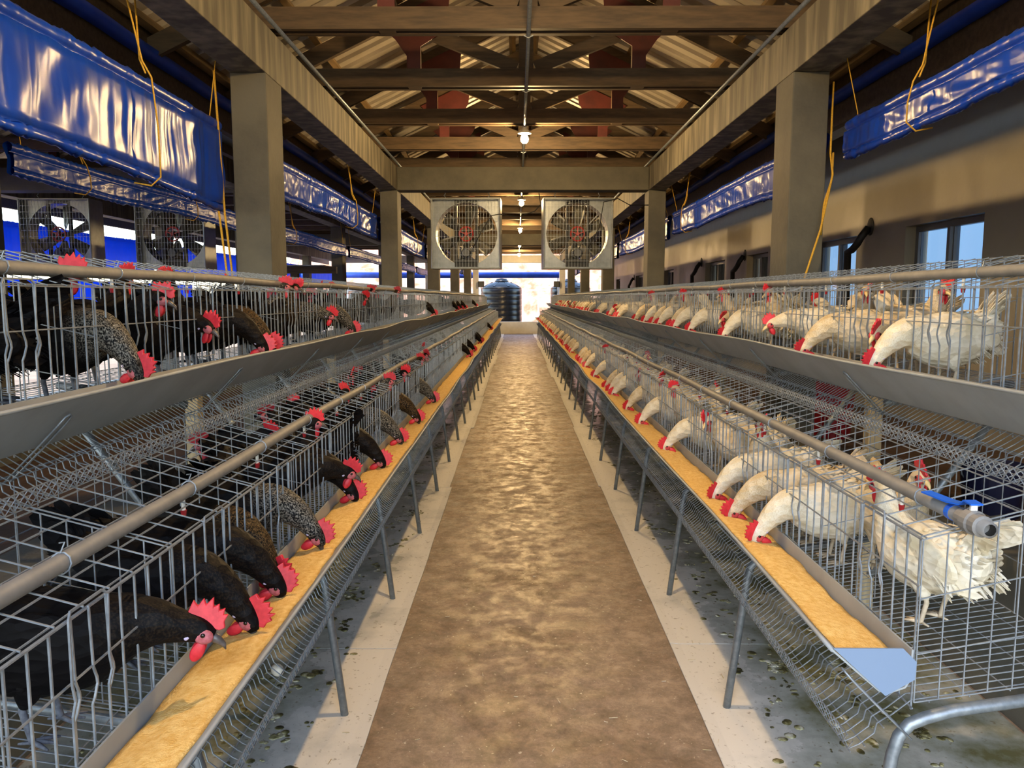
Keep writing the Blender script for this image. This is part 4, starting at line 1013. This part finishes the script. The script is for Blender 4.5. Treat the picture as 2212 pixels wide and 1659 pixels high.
# black hens, lower tier
for a in [('look', 1.32, 'black', 0, 4), ('peck', 1.58, 'black', 1, -6), ('peck', 1.74, 'black', 2, 4), ('peck', 1.92, 'brown', 1, -26), ('peck', 2.12, 'silver', 0, 0), ('look', 2.50, 'black', 1, 14), ('peck', 2.66, 'black', 0, -10), ('peck', 3.14, 'black', 2, 0), ('peck', 3.62, 'silver', 1, 10), ('peck', 5.15, 'silver', 0, 0), ('peck', 4.3, 'brown', 2, 0), ('peck', 9.2, 'black', 0, 0), ('peck', 10.1, 'black', 1, 5), ('peck', 12.0, 'black', 2, -5), ('peck', 12.3, 'black', 0, 0), ('peck', 17, 'black', 0, 0)]:
    put(-1, 'lower', a[0], a[1], a[2], yaw=a[4], seed=a[3])
for y, pl, u, yaw, sdd, ps in [(2.62, 'black', .20, 30, 0, 'stand'), (3.0, 'black', .16, -160, 1, 'stand'), (3.42, 'black', .22, 60, 1, 'stand'), (4.05, 'silver', .18, 20, 2, 'stand'), (4.65, 'black', .16, -25, 0, 'stand'), (4.95, 'black', .2, 140, 0, 'turn'), (5.5, 'brown', .18, 30, 1, 'stand'), (6.1, 'black', .17, -40, 2, 'stand'), (6.6, 'silver', .2, 80, 2, 'stand')]:
    put(-1, 'lower', ps, y, pl, u, yaw, sdd)
# black hens, upper tier
for a in [('peck', 2.02, 'silver', 2, -20), ('look', 2.62, 'black', 0, -25), ('peck', 2.86, 'black', 1, 6), ('peck', 3.02, 'brown', 0, -6), ('peck', 4.5, 'silver', 1, -8), ('look', 4.1, 'silver', 1, 0), ('peck', 8.9, 'black', 0, 0), ('peck', 12.4, 'black', 1, 0), ('peck', 13.3, 'black', 1, 0), ('peck', 14.3, 'black', 2, 0), ('peck', 18, 'black', 2, 0)]:
    put(-1, 'upper', a[0], a[1], a[2], yaw=a[4], seed=a[3])
for y, pl, u, yaw, sdd, ps in [(1.66, 'black', .20, -140, 2, 'turn'), (2.28, 'black', .23, 75, 2, 'stand'), (3.35, 'black', .2, 110, 0, 'stand'), (3.6, 'silver', .2, 20, 2, 'stand'), (3.85, 'brown', .17, -30, 1, 'stand'), (4.8, 'black', .2, 60, 1, 'stand'), (5.3, 'silver', .17, -30, 0, 'turn'), (5.8, 'black', .2, 30, 1, 'stand'), (6.4, 'black', .17, -60, 2, 'stand'), (7.0, 'brown', .2, 20, 2, 'stand')]:
    put(-1, 'upper', ps, y, pl, u, yaw, sdd)
for y, pl, u, yaw, sdd, ps in [(1.95, 'black', .26, 20, 0, 'stand'), (2.45, 'black', .15, -70, 1, 'turn'), (2.72, 'black', .27, 95, 2, 'stand'), (3.12, 'black', .27, -100, 0, 'stand'), (3.50, 'black', .13, 60, 1, 'turn'), (4.25, 'black', .26, 90, 0, 'stand'), (4.62, 'black', .25, -80, 1, 'turn'), (5.05, 'black', .25, 100, 2, 'stand')]:
    put(-1, 'upper', ps, y, pl, u, yaw, sdd)
for y, pl, u, yaw, sdd, ps in [(2.35, 'black', .28, 100, 2, 'turn'), (2.85, 'black', .27, -95, 0, 'turn'), (3.25, 'black', .27, 90, 0, 'turn'), (3.8, 'black', .15, 40, 1, 'turn'), (4.4, 'black', .26, -90, 0, 'stand')]:
    put(-1, 'lower', ps, y, pl, u, yaw, sdd)
# white hens, lower tier
for a in [('peck', 2.24, 'white', 0, 8), ('peck', 2.41, 'cream', 1, -4), ('peck', 2.74, 'white', 2, 10), ('peck', 3.57, 'white', 1, -4), ('peck', 4.32, 'white', 0, 4), ('peck', 4.92, 'cream', 2, 10), ('peck', 5.55, 'white', 1, -6), ('peck', 5.80, 'white', 0, 4), ('peck', 6.05, 'cream', 2, 0), ('peck', 6.9, 'white', 1, 0)]:
    put(1, 'lower', a[0], a[1], a[2], yaw=a[4], seed=a[3])
random.seed(11); y = 7.9
while y < 26:
    put(1, 'lower', 'peck', y, random.choice(('white', 'white', 'cream')), yaw=random.uniform(-14, 14), seed=random.randint(0, 2)); y += random.choice((.17, .2, .24, .45, .75, 1.0))
for y, pl, u, yaw, sdd, ps in [(1.80, 'white', .19, -66, 0, 'stand'), (2.12, 'cream', .26, 90, 2, 'stand'), (2.98, 'white', .19, 60, 1, 'stand'), (3.22, 'cream', .17, -30, 0, 'turn'), (3.85, 'white', .18, -120, 1, 'stand'), (4.08, 'cream', .17, 20, 2, 'stand'), (4.62, 'white', .17, 40, 0, 'stand'), (5.2, 'white', .18, -20, 1, 'turn'), (6.4, 'cream', .18, 130, 2, 'stand'), (7.2, 'white', .18, 0, 0, 'stand')]:
    put(1, 'lower', ps, y, pl, u, yaw, sdd)
# white hens, upper tier
for a in [('peck', 2.36, 'white', 1, 6), ('look', 2.60, 'cream', 0, 30), ('peck', 2.93, 'cream', 2, -4), ('look', 3.42, 'white', 1, -8), ('peck', 4.15, 'white', 0, 12), ('look', 4.45, 'cream', 2, 25), ('peck', 4.85, 'white', 2, 0), ('peck', 5.3, 'white', 0, -8), ('peck', 5.5, 'cream', 1, 6), ('peck', 5.95, 'white', 2, 0), ('peck', 6.2, 'cream', 1, 0), ('peck', 6.6, 'white', 0, 6)]:
    put(1, 'upper', a[0], a[1], a[2], yaw=a[4], seed=a[3])
y = 7.2
while y < 22:
    put(1, 'upper', random.choice(('peck', 'peck', 'peck', 'look')), y, random.choice(('white', 'white', 'cream')), yaw=random.uniform(-14, 14), seed=random.randint(0, 2)); y += random.choice((.2, .24, .35, .6, 1.1))
for y, pl, u, yaw, sdd, ps in [(1.70, 'white', .24, 150, 2, 'turn'), (2.75, 'cream', .22, 100, 1, 'stand'), (3.15, 'cream', .22, 70, 1, 'stand'), (3.68, 'white', .2, -150, 1, 'turn'), (3.95, 'cream', .2, 30, 2, 'stand'), (4.65, 'cream', .19, -40, 1, 'stand'), (5.1, 'white', .2, 160, 1, 'turn'), (5.75, 'cream', .18, 20, 2, 'stand'), (7.0, 'white', .18, -20, 0, 'stand')]:
    put(1, 'upper', ps, y, pl, u, yaw, sdd)
for (sd_, tx), lst in FEED.items():
    lst.sort(key=lambda q: q[0])
    for i, (y, h) in enumerate(lst): h['label'] = tx + (', %s from the near end' % nth(i) if len(lst) > 1 else '')
